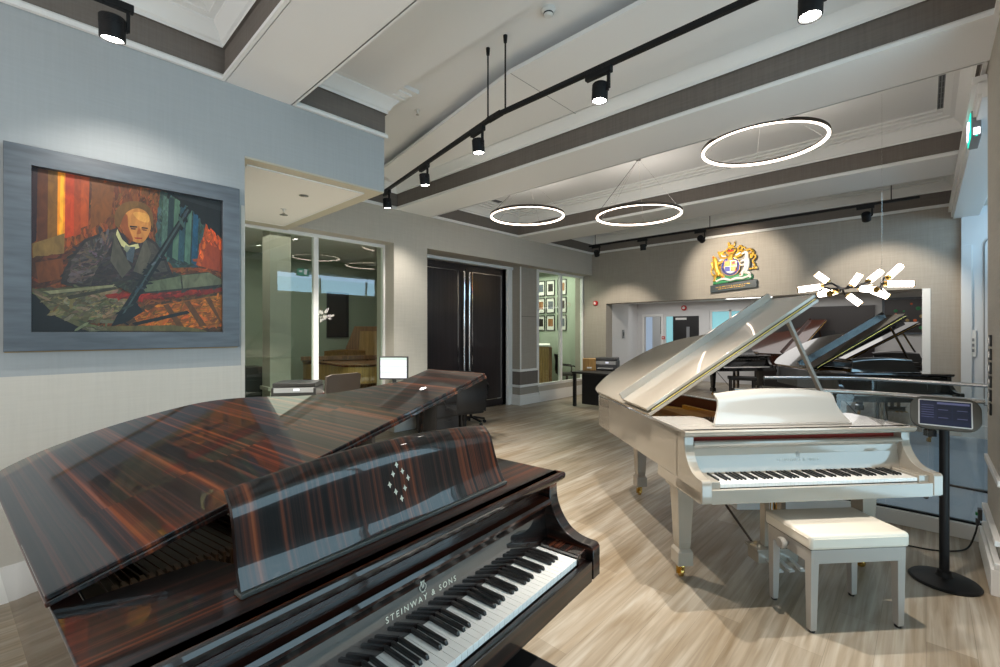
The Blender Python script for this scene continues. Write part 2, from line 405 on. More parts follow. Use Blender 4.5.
def base(name, x0, x1, y0, y1, zt=.21, t=.018, side='x+'):
    m = MB()
    pr = [(0, 0), (t, 0), (t, zt * .62), (t * .8, zt * .66), (t * .8, zt * .82), (t * .45, zt * .9), (t * .3, zt), (0, zt)]
    if side == 'x+': m.prism(pr, y0, y1, lambda p, q, r: (x0 + p, r, q))
    elif side == 'x-': m.prism(pr, y0, y1, lambda p, q, r: (x0 - p, r, q))
    elif side == 'y-': m.prism(pr, x0, x1, lambda p, q, r: (r, y0 - p, q))
    return struct(m.build(name, 'white', smooth=25))
base('baseboard_left', XN, 0, -4.2, 1.217)
# door wall
m = MB()
m.box(-6.62, XL, 4.036, 4.69, 0, 3.0)                 # pier between window and doors
m.box(-6.62, XL, 2.49, 4.69, 3.0, 4.25)
m.box(-6.62, XL, 4.69, 9.85, 3.0, 4.25)                # bulkhead over the doors
m.box(-6.62, -6.36, 1.217, 1.70, 0, 3.0)
m.box(-6.62, -6.36, 1.70, 4.036, 0, .35)
struct(m.build('wall_door', 'wall_beige', smooth=0))
# doors
m = MB(); m.box(-6.80, -6.62, 4.69, 7.384, 2.94, 3.0); m.setm(0)
m.box(-6.80, -6.60, 7.20, 7.384, 0, 2.96); m.box(-6.66, -6.57, 4.69, 7.384, 2.94, 3.0); m.box(-6.66, -6.57, 7.215, 7.29, 0, 2.96)
struct(m.build('trim_2', 'white', smooth=0, bevel=.004))
struct(MB().box(-6.86, -6.70, 4.69, 7.22, 2.86, 2.945).box(-6.86, -6.70, 4.69, 4.97, 0, 2.945).box(-6.86, -6.7, 7.17, 7.215, 0, 2.9).build('trim_3', 'doorwood', smooth=0))
for i, (y0, y1, hy) in enumerate(((4.97, 6.055, 6.0), (6.085, 7.17, 6.14))):
    d = struct(MB().box(-6.74, -6.69, y0, y1, .01, 2.86).build('door_%d' % (i + 1), 'doorwood', smooth=0, bevel=.003))
    yi = .10 if i == 0 else .14
    a, b = (y0 + .05, y1 - .17) if i == 0 else (y0 + .17, y1 - .05)
    MB().frame(a, b, .16, 2.80, .012, -6.692, -6.684, lambda x, y, z: (y, x, z)).build('steel_inlay', 'chrome', d, smooth=0)
    hp = MB().tube([(-6.64, hy, .5), (-6.64, hy, 2.78)], .022, 14)
    for z in (.6, 1.6, 2.7): hp.tube([(-6.69, hy, z), (-6.64, hy, z)], .012, 8)
    hp.build('door_handle', 'chrome', d)
# pilaster beside the doors
m = MB(); m.setm(0).box(-6.80, -6.38, 7.384, 8.0, .74, 3.0); m.setm(1).box(-6.80, -6.38, 7.384, 8.0, .40, .74); m.setm(0).box(-6.8, -6.38, 7.384, 8.0, 0, .40)
m.setm(2)
for z, h, p in ((.725, .05, .03), (.385, .05, .03)): m.box(-6.80, -6.38 + p, 7.384 - p, 8.0, z, z + h)
m.box(-6.80, -6.38 + .035, 7.384 - .035, 8.02, 0, .17); m.box(-6.80, -6.38 + .022, 7.384 - .022, 8.01, .17, .22)
m.box(-6.385, -6.372, 7.384, 7.42, .77, 3.0); m.box(-6.385, -6.372, 7.955, 8.0, .77, 3.0); m.setm(1).box(-6.382, -6.378, 7.43, 7.95, 1.92, 1.93)
struct(m.build('pillar_door', ['wall_taupe', 'frieze', 'white'], smooth=0, bevel=.004))
# windows into the two inner rooms
def window(n, ys, z0, z1, x=-6.40):
    m = MB()
    y0, y1 = ys[0], ys[-1]
    m.box(x - .05, x + .03, y0, y1, z1 - .05, z1); m.box(x - .05, x + .03, y0, y1, z0, z0 + .06)
    for y in ys:
        a = max(y0, y - .035); b = min(y1, y + .035)
        m.box(x - .05, x + .03, a, b, z0 + .06, z1 - .05)
    f = struct(m.build('window_%d' % n, 'white', smooth=0, bevel=.004))
    for a, b in zip(ys, ys[1:]):
        MB().box(x - .014, x - .006, a + .03, b - .03, z0 + .055, z1 - .045).build('pane', 'winglass', f, smooth=0)
    return f
window(1, [1.70, 2.90, 4.036], .35, 3.0)
window(2, [8.0, 8.90, 9.85], .35, 3.0)
struct(MB().box(-6.62, -6.36, 8.0, 9.85, 0, .35).build('wall_under_window', 'wall_beige', smooth=0))
base('baseboard_window', -6.36, 0, 8.02, 9.85, .24)
base('baseboard_door', XL, 0, 4.04, 4.69, .2)
# crest wall with the wide opening
m = MB(); m.box(-6.62, -5.72, 9.85, 10.15, 0, 4.25).box(.05, 1.6, 9.85, 10.15, 0, 4.25).box(-5.72, .05, 9.85, 10.15, 2.28, 4.25)
struct(m.build('wall_back', 'wall_taupe', smooth=0))
struct(MB().box(-.045, .052, 9.83, 10.17, 0, 2.28).build('trim_4', 'white', smooth=0))
base('baseboard_back', .06, .39, 9.85, 0, .2, side='y-')
# right wall: piers, windows to the street, lintel
m = MB(); m.setm(0).box(XR, 1.25, 4.02, 4.88, 0, 4.25).box(XR, 1.25, -4.2, -.3, 0, 4.25).box(XR, 1.25, -.3, 4.02, 3.3, 4.25).box(XR, 1.25, -.3, 4.02, 0, .2)
m.box(XR, 1.25, 4.88, 9.85, 3.46, 4.25)
struct(m.build('wall_right', 'wall_beige', smooth=0))
m = MB().box(XR - .018, XR + .01, 4.03, 4.882, .66, .70).box(XR - .03, XR + .01, 4.03, 4.884, .30, .335).box(XR - .045, XR, 4.03, 4.886, 0, .16).box(XR - .03, XR, 4.03, 4.884, .16, .2)
struct(m.build('baseboard_right', 'white', smooth=0, bevel=.004))
m = MB().box(XR - .05, XR + .25, 4.88, 9.85, 3.36, 3.46).box(XR - .08, XR, 4.88, 9.85, 3.44, 3.50).box(XR - .03, XR + .25, 4.88, 9.85, 3.33, 3.37)
struct(m.build('trim_5', 'white', smooth=0, bevel=.006))
m = MB().box(.39, 1.6, 9.78, 9.86, 0, 3.46)
arch = [(.62, .5), (1.5, .5), (1.5, 3.0), (.74, 3.0), (.66, 2.97), (.63, 2.92), (.62, 2.85)]
m.setm(1).prism(arch, 9.765, 9.79, lambda p, q, r: (p, r, q)); m.setm(0).prism(inset(arch, .014), 9.762, 9.79, lambda p, q, r: (p, r, q))
struct(m.build('wall_bay', ['panelblue', 'plastic_g'], smooth=0))
struct(MB().box(.385, .5, 9.74, 9.80, 0, 2.9).build('trim_6', 'panelblue', smooth=0, bevel=.005))
struct(MB().box(.39, 1.25, 9.73, 9.79, 0, .2).build('baseboard_bay', 'white', smooth=0, bevel=.005))
def street_window(n, y0, y1, z0, z1, k):
    m = MB().frame(y0, y1, z0, z1, .07, 1.18, 1.25, lambda x, y, z: (y, x, z))
    for i in range(1, k): m.box(1.19, 1.24, y0 + (y1 - y0) * i / k - .03, y0 + (y1 - y0) * i / k + .03, z0 + .05, z1 - .05)
    f = struct(m.build('window_%d' % n, 'white', smooth=0))
    MB().box(1.215, 1.221, y0 + .05, y1 - .05, z0 + .05, z1 - .05).build('pane', 'glass', f, smooth=0)
street_window(3, -.3, 4.02, 1.72, 3.3, 3); street_window(7, -.3, 4.02, .2, 1.02, 1)
struct(MB().box(.36, 1.25, -.3, 4.02, 1.02, 1.72).build('wall_transom', 'frieze', smooth=0)); street_window(4, 4.88, 9.75, 2.75, 3.46, 3)
struct(MB().box(1.18, 1.26, 4.88, 9.86, 0, 2.75).build('wall_sill', 'wall_beige', smooth=0))
# rear wall behind the viewpoint
struct(MB().box(-7.2, 1.3, -4.3, -4.2, 0, 4.3).build('wall_rear', 'paint_cream', smooth=0))

# inner rooms behind the glass
struct(MB().box(-10.6, -10.5, -.5, 14, 0, 3.3).box(-10.5, -6.62, .9, 1.0, 0, 3.3).box(-10.5, -6.62, 7.2, 7.3, 0, 3.3).box(-10.5, -6.45, 10.4, 10.5, 0, 3.3).build('wall_inner', 'room_green', smooth=0))
struct(MB().box(-10.6, -6.62, -.5, 10.5, 3.3, 3.4).build('ceiling_inner', 'ceil', smooth=0))
m = MB().box(-8.2, -7.86, 2.80, 3.14, 0, 3.3).box(-8.24, -7.82, 2.76, 3.18, .62, .68).box(-8.24, -7.82, 2.76, 3.18, 0, .2)
struct(m.build('column_inner', 'wall_beige', smooth=0, bevel=.004))

# far room
ZF = 2.56
m = MB()
m.box(-9.4, -7.18, 15.0, 15.1, 0, ZF).box(-6.58, -6.42, 15.0, 15.1, 0, ZF).box(-7.18, -6.58, 15, 15.1, 2.1, ZF).box(-6.42, -5.33, 15, 15.1, 2.1, ZF)
m.box(-5.33, -5.0, 15.0, 15.1, 0, ZF).box(-3.7, 3, 15.0, 15.1, 0, ZF).box(-5.0, -3.7, 15, 15.1, 2.25, ZF).box(-5.0, -3.7, 15, 15.1, 0, 1.3)
m.box(-9.5, -9.4, 10.6, 16, 0, ZF).box(1.6, 1.7, 10.15, 15, 0, ZF)
m.box(-7.55, -7.45, 14.2, 15.0, 0, ZF)
m.box(-8, -5.3, 17.4, 17.5, 0, ZF)
m.box(-6.6, -5.72, 10.16, 11.0, 0, ZF).box(-9.4, -6.6, 10.6, 11.0, 0, ZF)
struct(m.build('wall_far', 'far_wall', smooth=0))
struct(MB().box(-6.6, 2, 10.15, 18, ZF, ZF + .1).box(-9.5, -6.6, 10.6, 18, ZF, ZF + .1).build('ceiling_far', 'ceil', smooth=0))
struct(MB().frame(-7.26, -6.5, -.02, 2.19, .08, 14.97, 15.02).build('trim_7', 'white', smooth=0))
struct(MB().box(-6.41, -6.18, 15.02, 15.06, 0, 2.1).build('window_5', 'sky_pane', smooth=0))
f = struct(MB().frame(-4.98, -3.72, 1.3, 2.27, .05, 14.98, 15.06).box(-4.42, -4.36, 14.98, 15.06, 1.3, 2.27).build('window_6', 'white', smooth=0))
MB().box(-4.95, -3.75, 15.04, 15.05, 1.33, 2.24).build('pane', 'sky_pane', f, smooth=0)
d = struct(MB().box(-6.17, -5.34, 14.98, 15.04, .01, 2.1).build('door_3', 'black', smooth=0))
MB().box(-5.72, -5.62, 14.97, 15.0, 1.0, 1.75).build('vision_panel', 'plastic_g', d, smooth=0)
MB().box(-6.08, -5.72, 14.972, 14.985, 1.98, 2.05).build('notice', 'plastic_w', d, smooth=0)
struct(MB().box(-3.7, -.95, 14.9, 15.0, 0, 2.27).build('wall_far_panel', 'far_dark', smooth=0))
struct(MB().box(-3.0, -1.75, 14.88, 14.92, 1.35, 1.62).build('trim_8', 'black', smooth=0))

# ------------------------------------------------------------------ grand pianos
W = 1.48
RIM = [(W, .28), (W, .5), (1.478, .64), (1.44, .82), (1.31, .985), (1.12, 1.18), (1.0, 1.39), (.90, 1.72), (.76, 1.965), (.56, 2.075), (.38, 2.11), (.20, 2.07), (.09, 2.0), (.03, 1.93), (0, 1.82), (0, .9), (0, .28)]
def rim_curve(n=6):
    c = crom(RIM[1:15], n)
    return [RIM[0]] + c + RIM[15:]
WHITES = 52; PITCH = .02355; KU0 = .128
def black_positions():
    out = []
    for i in range(51):
        if 'ABCDEFG'[i % 7] in 'ACDFG': out.append(KU0 + (i + 1) * PITCH)
    return out

def grand_piano(name, label, loc, yaw, mt, lid_angle, hv, flap, keys=True, stick=None, group=None, inlay=False, lettering=False, gap=.018, ridge=True, deskp=(.24, 1.15, .055, .175), fdz=.022, lth=.022):
    """mt: material keys for case, top, lid, desk, fall, leg"""
    t = thing(name, label, 'piano', loc, yaw, group)
    # case: rim with its two curved arms
    out = rim_curve(6 if keys else 4); inn = inset([p for p in out], .055)
    m = MB()
    zb, zt = .70, .985
    A = [m.bm.verts.new((*p, zb)) for p in out]; B = [m.bm.verts.new((*p, zt)) for p in out]
    Ai = [m.bm.verts.new((*p, zb)) for p in inn]; Bi = [m.bm.verts.new((*p, zt)) for p in inn]
    for i in range(len(out) - 1):
        m.face([A[i], A[i + 1], B[i + 1], B[i]]); m.face([Ai[i], Bi[i], Bi[i + 1], Ai[i + 1]])
        m.face([B[i], B[i + 1], Bi[i + 1], Bi[i]]); m.face([A[i], Ai[i], Ai[i + 1], A[i + 1]])
    armc = crom([(0, .752), (.012, .766), (.05, .769), (.09, .777), (.13, .798), (.165, .838), (.188, .885), (.196, .925)], 4)
    arm = [(.30, .64), (.30, .985), (.196, .985)] + armc[::-1] + [(0, .64)]
    for u in (0, W - .058): m.prism(arm, u, u + .058, lambda p, q, r: (r, p, q))
    m.build('case', mt['case'], t, bevel=.003)
    # keybed, key slip, key blocks
    kb = MB().box(.0, W, .012, .56, .632, .70).box(.058, W - .058, .004, .03, .632, .712)
    kb.build('keybed', mt['leg'], t, bevel=.003)
    MB().box(.058, KU0 - .004, .028, .2, .70, .752).build('key_block', mt['fall'], t, bevel=.004)
    MB().box(W - KU0 + .004, W - .058, .028, .2, .70, .752).build('key_block', mt['fall'], t, bevel=.004)
    # fallboard
    fp = [(.204, .738), (.222, .845), (.218, .868), (.205, .884), (.190, .889), (.186, .900), (.194, .910), (.215, .915), (.27, .915), (.27, .738)]
    fp = [(p, q + (fdz if q > .85 else 0)) for p, q in fp]
    fbm = MB().prism(fp, .059, W - .059, lambda p, q, r: (r, p, q))
    for f in fbm.bm.faces: f.material_index = 1 if f.calc_center_median().z > .85 + fdz else 0
    fb = fbm.build('fallboard', [mt['fall'], mt['leg']], t, smooth=12)
    # shelf with slides, front lip
    m = MB()
    zs0, zs1 = .988, 1.008
    poly = [(-.012, .176), (W + .012, .176), (W + .012, hv - .012), (1.20, hv - .04), (1.165, hv - .16), (1.195, .315), (.285, .315), (.322, hv - .11), (.287, hv - .04), (-.012, hv - .012)]
    poly = [(-.006, .18), (W + .006, .18), (W + .006, hv - .01), (1.21, hv - .03), (1.165, hv - .12), (1.20, .33), (.285, .33), (.322, hv - .12), (.285, hv - .03), (-.006, hv - .01)]
    m.prism(poly, zs0, zs1)
    m.build('desk_shelf', mt['top'], t, bevel=.004)
    lp = [(.168, 1.008), (.162, 1.0), (.166, .985), (.178, .972), (.19, .966), (.215, .966), (.215, 1.008)]
    MB().prism(lp, -.012, W + .012, lambda p, q, r: (r, p, q)).build('front_lip', mt['leg'], t, smooth=30)
    MB().box(.06, W - .06, .245, .26, .90, .985).build('rail', mt['fall'] if not keys else 'felt' if mt['case'] == 'pw' else mt['fall'], t, smooth=0)
    # keys
    ky = MB().box(KU0 - .002, W - KU0 + .002, .04, .23, .70, .716).build('keyboard', 'keyblack', t, smooth=0)
    if keys:
        wk = MB().box(0, PITCH - .0011, 0, .175, .715, .7365).build('white_key', 'ivory', ky, smooth=0, bevel=.0008)
        for i in range(WHITES):
            k = wk if i == 0 else wk.copy()
            if i: C.objects.link(k); k.parent = ky
            k.location = (KU0 + i * PITCH, .034, 0)
        prof = [(0, .736), (.002, .743), (.006, .7475), (.12, .7485), (.12, .736)]
        bk = MB().prism(prof, -.0052, .0052, lambda p, q, r: (r, p, q)).build('black_key', 'keyblack', ky, smooth=0, bevel=.0012)
        for i, u in enumerate(black_positions()):
            k = bk if i == 0 else bk.copy()
            if i: C.objects.link(k); k.parent = ky
            k.location = (u, .088, 0)
    else:
        MB().box(KU0, W - KU0, .034, .21, .715, .736).build('white_keys', 'ivory', ky, smooth=0)
        m = MB()
        for u in black_positions(): m.box(u - .0055, u + .0055, .088, .208, .736, .748)
        m.build('black_keys', 'keyblack', ky, smooth=0)
    ri = MB(); ra, rb = inset(out, .0555), inset(out, .060)
    RA = [[ri.bm.verts.new((*p, z)) for p in L_] for L_ in (ra, rb) for z in (.71, .978)]
    for a in range(len(out) - 1):
        for L0, L1 in ((RA[0], RA[1]), (RA[2], RA[3]), (RA[1], RA[3])): ri.face([L0[a], L0[a + 1], L1[a + 1], L1[a]])
    ri.build('rim_lining', mt.get('lining', mt['case']), t)
    # inside: soundboard, plate, strings, dampers
    inn2 = inset(out, .07)
    MB().prism(inn2, .765, .775).build('soundboard', 'soundboard', t, smooth=0)
    pl = MB().prism(inset(out, .09)[0:1] + inset(out, .09)[1:], .86, .868)
    for a, b in (((.25, .62), (.16, 1.9)), ((.62, .62), (.42, 2.0)), ((1.0, .62), (.78, 1.7)), ((1.3, .6), (1.16, .98))): pl.bar((*a, .885), (*b, .885), .035, .04)
    pl.build('iron_plate', mt.get('plate', 'plate'), t, smooth=0)
    m = MB()
    ns = 54 if keys else 16
    for i in range(ns):
        q = i / (ns - 1)
        u0 = .12 + q * 1.24; u1 = u0 - .05 - .12 * (1 - q)
        v1 = 1.86 - 1.02 * q ** .75
        m.tube([(u0, .47, .935), (max(.1, u1 + .05), v1, .93)], .0022, 4)
    m.build('strings', mt.get('string', 'string'), t, smooth=0)
    m = MB()
    for i in range(68 if keys else 24):
        u = .115 + i * (1.25 / (68 if keys else 24))
        m.box(u, u + .010, hv + .03, hv + .10, .94, .968).box(u + .002, u + .007, hv + .012, hv + .022, .80, .992)
    m.build('damper_row', mt.get('damper', 'damper'), t, smooth=0)
    MB().box(.07, W - .07, .34, .44, .90, .935).build('pin_block', 'plate', t, smooth=0)
    MB().box(.07, W - .07, .45, .475, .88, .945).build('felt_strip', 'felt', t, smooth=0)
    # lid in its own frame: origin on the hinge line, x across, y to the tail
    lo = [(-.012, hv)] + [(W + .018, hv)] + [p for p in [(W + .022, .60), (W + .02, .66), (1.465, .825), (1.33, .99), (1.14, 1.19), (1.025, 1.40), (.922, 1.735), (.78, 1.985), (.57, 2.095), (.38, 2.13), (.19, 2.09), (.08, 2.02), (.015, 1.945), (-.012, 1.83)]]
    lc = crom(lo[2:], 6); lpoly = [p for p in [lo[0], lo[1]] + lc if p[1] >= hv]
    lid = MB().prism(lpoly, 0, lth).build('lid', mt['lid'], t, smooth=30, bevel=.003, loc=(0, 0, 1.012), rot=(0, -lid_angle, 0))
    g0 = lth + gap; g1 = g0 + lth
    fl = MB().box(-.008, W + .015, hv + .004, hv + flap, g0, g1)
    fl = fl.build('lid_flap', mt['lid'], lid, smooth=30, bevel=.003)
    if ridge: MB().box(-.008, W + .015, hv + flap - .022, hv + flap, g1 - .002, g1 + .055).build('flap_lip', mt['lid'], fl, smooth=30, bevel=.003)
    MB().tube([(.02, hv + .001, lth + gap / 2), (W, hv + .001, lth + gap / 2)], .0035 if ridge else .001, 8).build('lid_hinge', 'brass' if ridge else 'bronze', lid, smooth=30)
    for u in (.3, 1.1): MB().lathe([(.012, lth - .001), (.012, g0 + .001)], (u, hv + flap - .05, 0), 10).build('lid_button', 'rubber', lid)
    MB().tube([(-.006, .75, 1.008), (-.006, 1.8, 1.008)], .005, 8).build('hinge', 'brass' if ridge else 'bronze', t)
    # prop stick
    if stick:
        a, b, r = stick
        ps = MB().bar(a, b, r, r * .7); ps.build('lid_prop', mt['leg'] if mt['case'] != 'pw' else 'pw_desk', t, smooth=0, bevel=.002)
    # music desk
    m = MB(); NU, TS = 28, [0, .08, .18, .3, .42, .55, .68, .8, .87, .93, 1.0]
    l0, r0, ins, dh = deskp
    def L(tt): return ins * math.sin(min(1, tt / .95) * PI * .62) ** 1.2
    rows = []
    for side in (0, 1):
        R = []
        for tt in TS:
            l = l0 + L(tt); r_ = r0 - L(tt); row = []
            for i in range(NU + 1):
                q = i / NU; u = l + (r_ - l) * q
                z = 1.022 + (dh + .030 * (1 - (2 * q - 1) ** 2)) * tt
                v = .287 + .062 * tt + (.022 * max(0, tt - .84) / .16) - .012 * max(0, .25 - tt) / .25
                row.append(m.bm.verts.new((u, v + (.017 if side else 0), z)))
            R.append(row)
        rows.append(R)
    for side, R in enumerate(rows):
        for j in range(len(TS) - 1):
            for i in range(NU): m.face([R[j][i], R[j][i + 1], R[j + 1][i + 1], R[j + 1][i]])
    F_, K_ = rows
    for j in range(len(TS) - 1):
        for i in (0, NU): m.face([F_[j][i], F_[j + 1][i], K_[j + 1][i], K_[j][i]])
    for j in (0, len(TS) - 1):
        for i in range(NU): m.face([F_[j][i], F_[j][i + 1], K_[j][i + 1], K_[j][i]])
    md = m.build('music_desk', mt['desk'], t, smooth=50)
    MB().box(l0 - .004, r0 + .006, .266, .305, 1.008, 1.020).build('desk_ledge', 'ledge' if inlay else mt['top'], t, smooth=0, bevel=.003)
    if inlay:
        for du, dz in ((0, .155), (.018, .132), (-.018, .132), (.036, .108), (-.036, .105), (.018, .082), (-.018, .080), (0, .056)):
            z = 1.03 + dz; tt = (z - 1.022) / .239; v = .287 + .062 * tt - .002; s = .0095; k = .0028
            st = [(0, s), (k, k), (s * .75, 0), (k, -k), (0, -s), (-k, -k), (-s * .75, 0), (-k, k)]
            MB().prism([(p + .735 + du, q) for p, q in st], 0, .002, lambda p, q, r: (p, v - .0005 + q * .29 + r, z + q)).build('star_inlay', 'inlay', md, smooth=0)
    # legs
    def leg(u, v):
        g = MB()
        for a, b, za, zb_ in ((.056, .040, .632, .24), (.040, .036, .24, .205), (.036, .05, .205, .185), (.05, .05, .185, .10)):
            q = [g.bm.verts.new((u + sx * w_, v + sy * w_, z)) for w_, z in ((a, za), (b, zb_)) for sx, sy in ((-1, -1), (1, -1), (1, 1), (-1, 1))]
            for f in ((0, 1, 2, 3), (4, 5, 6, 7), (0, 1, 5, 4), (1, 2, 6, 5), (2, 3, 7, 6), (3, 0, 4, 7)): g.face([q[i] for i in f])
        top = .70 if v > .6 else .632
        g.box(u - .075, u + .075, v - .075, v + .075, .60 if v < .6 else .64, top)
        if v < .6:
            cv = [(.0, .632), (.16, .632)] + [(.16 - .15 * math.sin(a * PI / 16), .632 - .13 * (1 - math.cos(a * PI / 16))) for a in range(1, 9)] + [(0, .50)]
            g.prism([(p + v + .04, q) for p, q in cv], u - .045, u + .045, lambda p, q, r: (r, p, q))
        o = g.build('leg', mt['leg'], t, smooth=30, bevel=.003)
        c = MB().lathe([(.022, 0), (.018, .012), (.012, .02)], (u, v, .08), 12).tube([(u, v, .09), (u, v + .02, .06)], .012, 8)
        c.bar((u - .014, v + .02, .07), (u - .014, v + .02, .02), .005, .03).bar((u + .014, v + .02, .07), (u + .014, v + .02, .02), .005, .03)
        c.tube([(u - .014, v + .02, .062), (u + .014, v + .02, .062)], .006, 8)
        c.lathe([(.03, -.010), (.032, -.006), (.032, .006), (.03, .010)], (u, v + .02, .032), 18, (1, 0, 0))
        c.build('caster', 'brass', o)
    leg(.10, .42); leg(W - .10, .42); leg(.42, 1.86)
    # pedal lyre
    ly = MB().box(.60, .88, .38, .49, .085, .165).box(.585, .895, .37, .50, .165, .18)
    ly.build('pedal_box', mt['leg'], t, smooth=0, bevel=.004)
    MB().box(.665, .70, .41, .46, .18, .64).box(.78, .815, .41, .46, .18, .64).box(.62, .86, .37, .5, .61, .64).build('lyre_post', mt['leg'], t, smooth=0, bevel=.004)
    rods = MB()
    for u in (.72, .74, .76): rods.tube([(u, .43, .18), (u, .43, .62)], .004, 6)
    rods.build('pedal_rod', 'brass', t)
    for u in (.665, .74, .815):
        pd = MB().bar((u, .40, .115), (u, .30, .098), .022, .012)
        pd.lathe([(.0, -.007), (.018, -.006), (.018, .006), (0, .007)], (u, .285, .096), 14, (0, .15, 1)).bar((u, .30, .098), (u, .26, .093), .034, .012)
        pd.build('pedal', 'crystal' if mt['case'] == 'pw' else 'brass', t, smooth=30)
    br = MB()
    for u, w_ in ((.64, .40), (.84, 1.05)): br.tube([(u, .48, .16), (w_, .98, .72)], .008, 8)
    br.build('lyre_brace', 'bronze', t)
    if lettering:
        lmat = lettering
        cu = bpy.data.curves.new('lettering', 'FONT'); cu.body = 'STEINWAY & SONS'; cu.size = .024; cu.extrude = .0006; cu.align_x = 'CENTER'; cu.space_character = 1.42
        tmp = bpy.data.objects.new('tmp_text', cu); C.objects.link(tmp)
        bpy.context.view_layer.update()
        me = bpy.data.meshes.new_from_object(tmp.evaluated_get(bpy.context.evaluated_depsgraph_get())); bpy.data.objects.remove(tmp)
        me.materials.clear(); me.materials.append(M[lmat]); me.name = 'lettering'
        to = bpy.data.objects.new('lettering', me); C.objects.link(to); to.parent = fb
        sl = math.atan2(.222 - .204, .845 - .738)
        to.location = (.745, .2135, .800); to.rotation_euler = (PI / 2 - sl, 0, 0)
        lm = MB(); s = .024; cz = .0
        def lp3(pts): return [(.745 + x * s, 0, z * s) for x, z in pts]
        for sg in (-1, 1):
            lm.tube(lp3(crom([(sg * .05, -.75), (sg * .42, -.55), (sg * .5, -.15), (sg * .25, .2), (sg * .38, .6), (sg * .62, .62)], 5)), .0010, 5)
            lm.tube(lp3(crom([(sg * .10, -.3), (sg * .2, .1), (sg * .1, .45)], 4)), .0008, 5)
        for x in (-.07, .07): lm.tube(lp3([(x, -.4), (x, .95)]), .0006, 4)
        lm.tube(lp3([(-.3, -.8), (.3, -.8)]), .0012, 5); lm.tube(lp3([(-.34, .4), (.34, .4)]), .0007, 5)
        lm.build('lyre_emblem', lmat, fb, loc=(0, .2185, .845), rot=(-sl, 0, 0))
    return t

M['eb_f'] = ebony('ebony_mirror_polish', 0, 1.0, .6, ior=2.15)
M['eb_c'] = ebony('ebony_case_side', 1, 1.0, .7, flat=0)
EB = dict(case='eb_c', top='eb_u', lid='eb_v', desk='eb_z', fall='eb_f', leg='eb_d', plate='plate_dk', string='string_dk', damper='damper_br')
M['lining'] = mat('inner_rim_mahogany', (.16, .035, .02), .3, coat=.4)
WH = dict(lining='lining', case='pw', top='pw_desk', lid='pw', desk='pw_desk', fall='pw', leg='pw')
BL = dict(case='pb', top='pb', lid='pb', desk='pb', fall='pb', leg='pb')
MH = dict(case='pm', top='pm', lid='pm', desk='pm', fall='pm', leg='pm')
grand_piano('grand_piano', 'dark striped ebony grand piano in the foreground with its lid propped low', (-.8044, .0965, 0), 1.6617, EB, .248, .56, .385,
            stick=((1.42, 1.0, .98), (1.40, .93, 1.30), .02), inlay=True, lettering='inlay', gap=.0006, ridge=False, lth=.013, deskp=(.262, 1.218, .006, .20), fdz=0)
grand_piano('grand_piano', 'glossy off white grand piano with its lid raised high on a stick', (-.9024, 2.5882, 0), .8511, WH, .5675, .655, .47,
            stick=((1.45, .76, .975), (1.07, .72, 1.675), .032), lettering='pw_text')
grand_piano('grand_piano', 'black grand piano with raised lid and open desk just behind the glass railing', (-.7922, 7.75, 0), .659, BL, .5631, .66, .43, keys=False,
            stick=((1.45, .76, .975), (1.07, .72, 1.66), .028), group=None)
grand_piano('grand_piano', 'black grand piano in the far room under the framed picture', (-.75, 10.6, 0), .65, BL, .5, .60, .4, keys=False,
            stick=((1.45, .76, .975), (1.07, .72, 1.58), .028))
grand_piano('grand_piano', 'reddish brown grand piano in front of the far dark wall panel', (-1.75, 12.95, 0), 1.2, MH, .6, .60, .4, keys=False,
            stick=((1.45, .76, .975), (1.07, .72, 1.68), .028))
grand_piano('grand_piano', 'small looking black grand piano farthest back below the raised white lid', (-3.6, 11.5, 0), .9, BL, .0, .60, .4, keys=False)

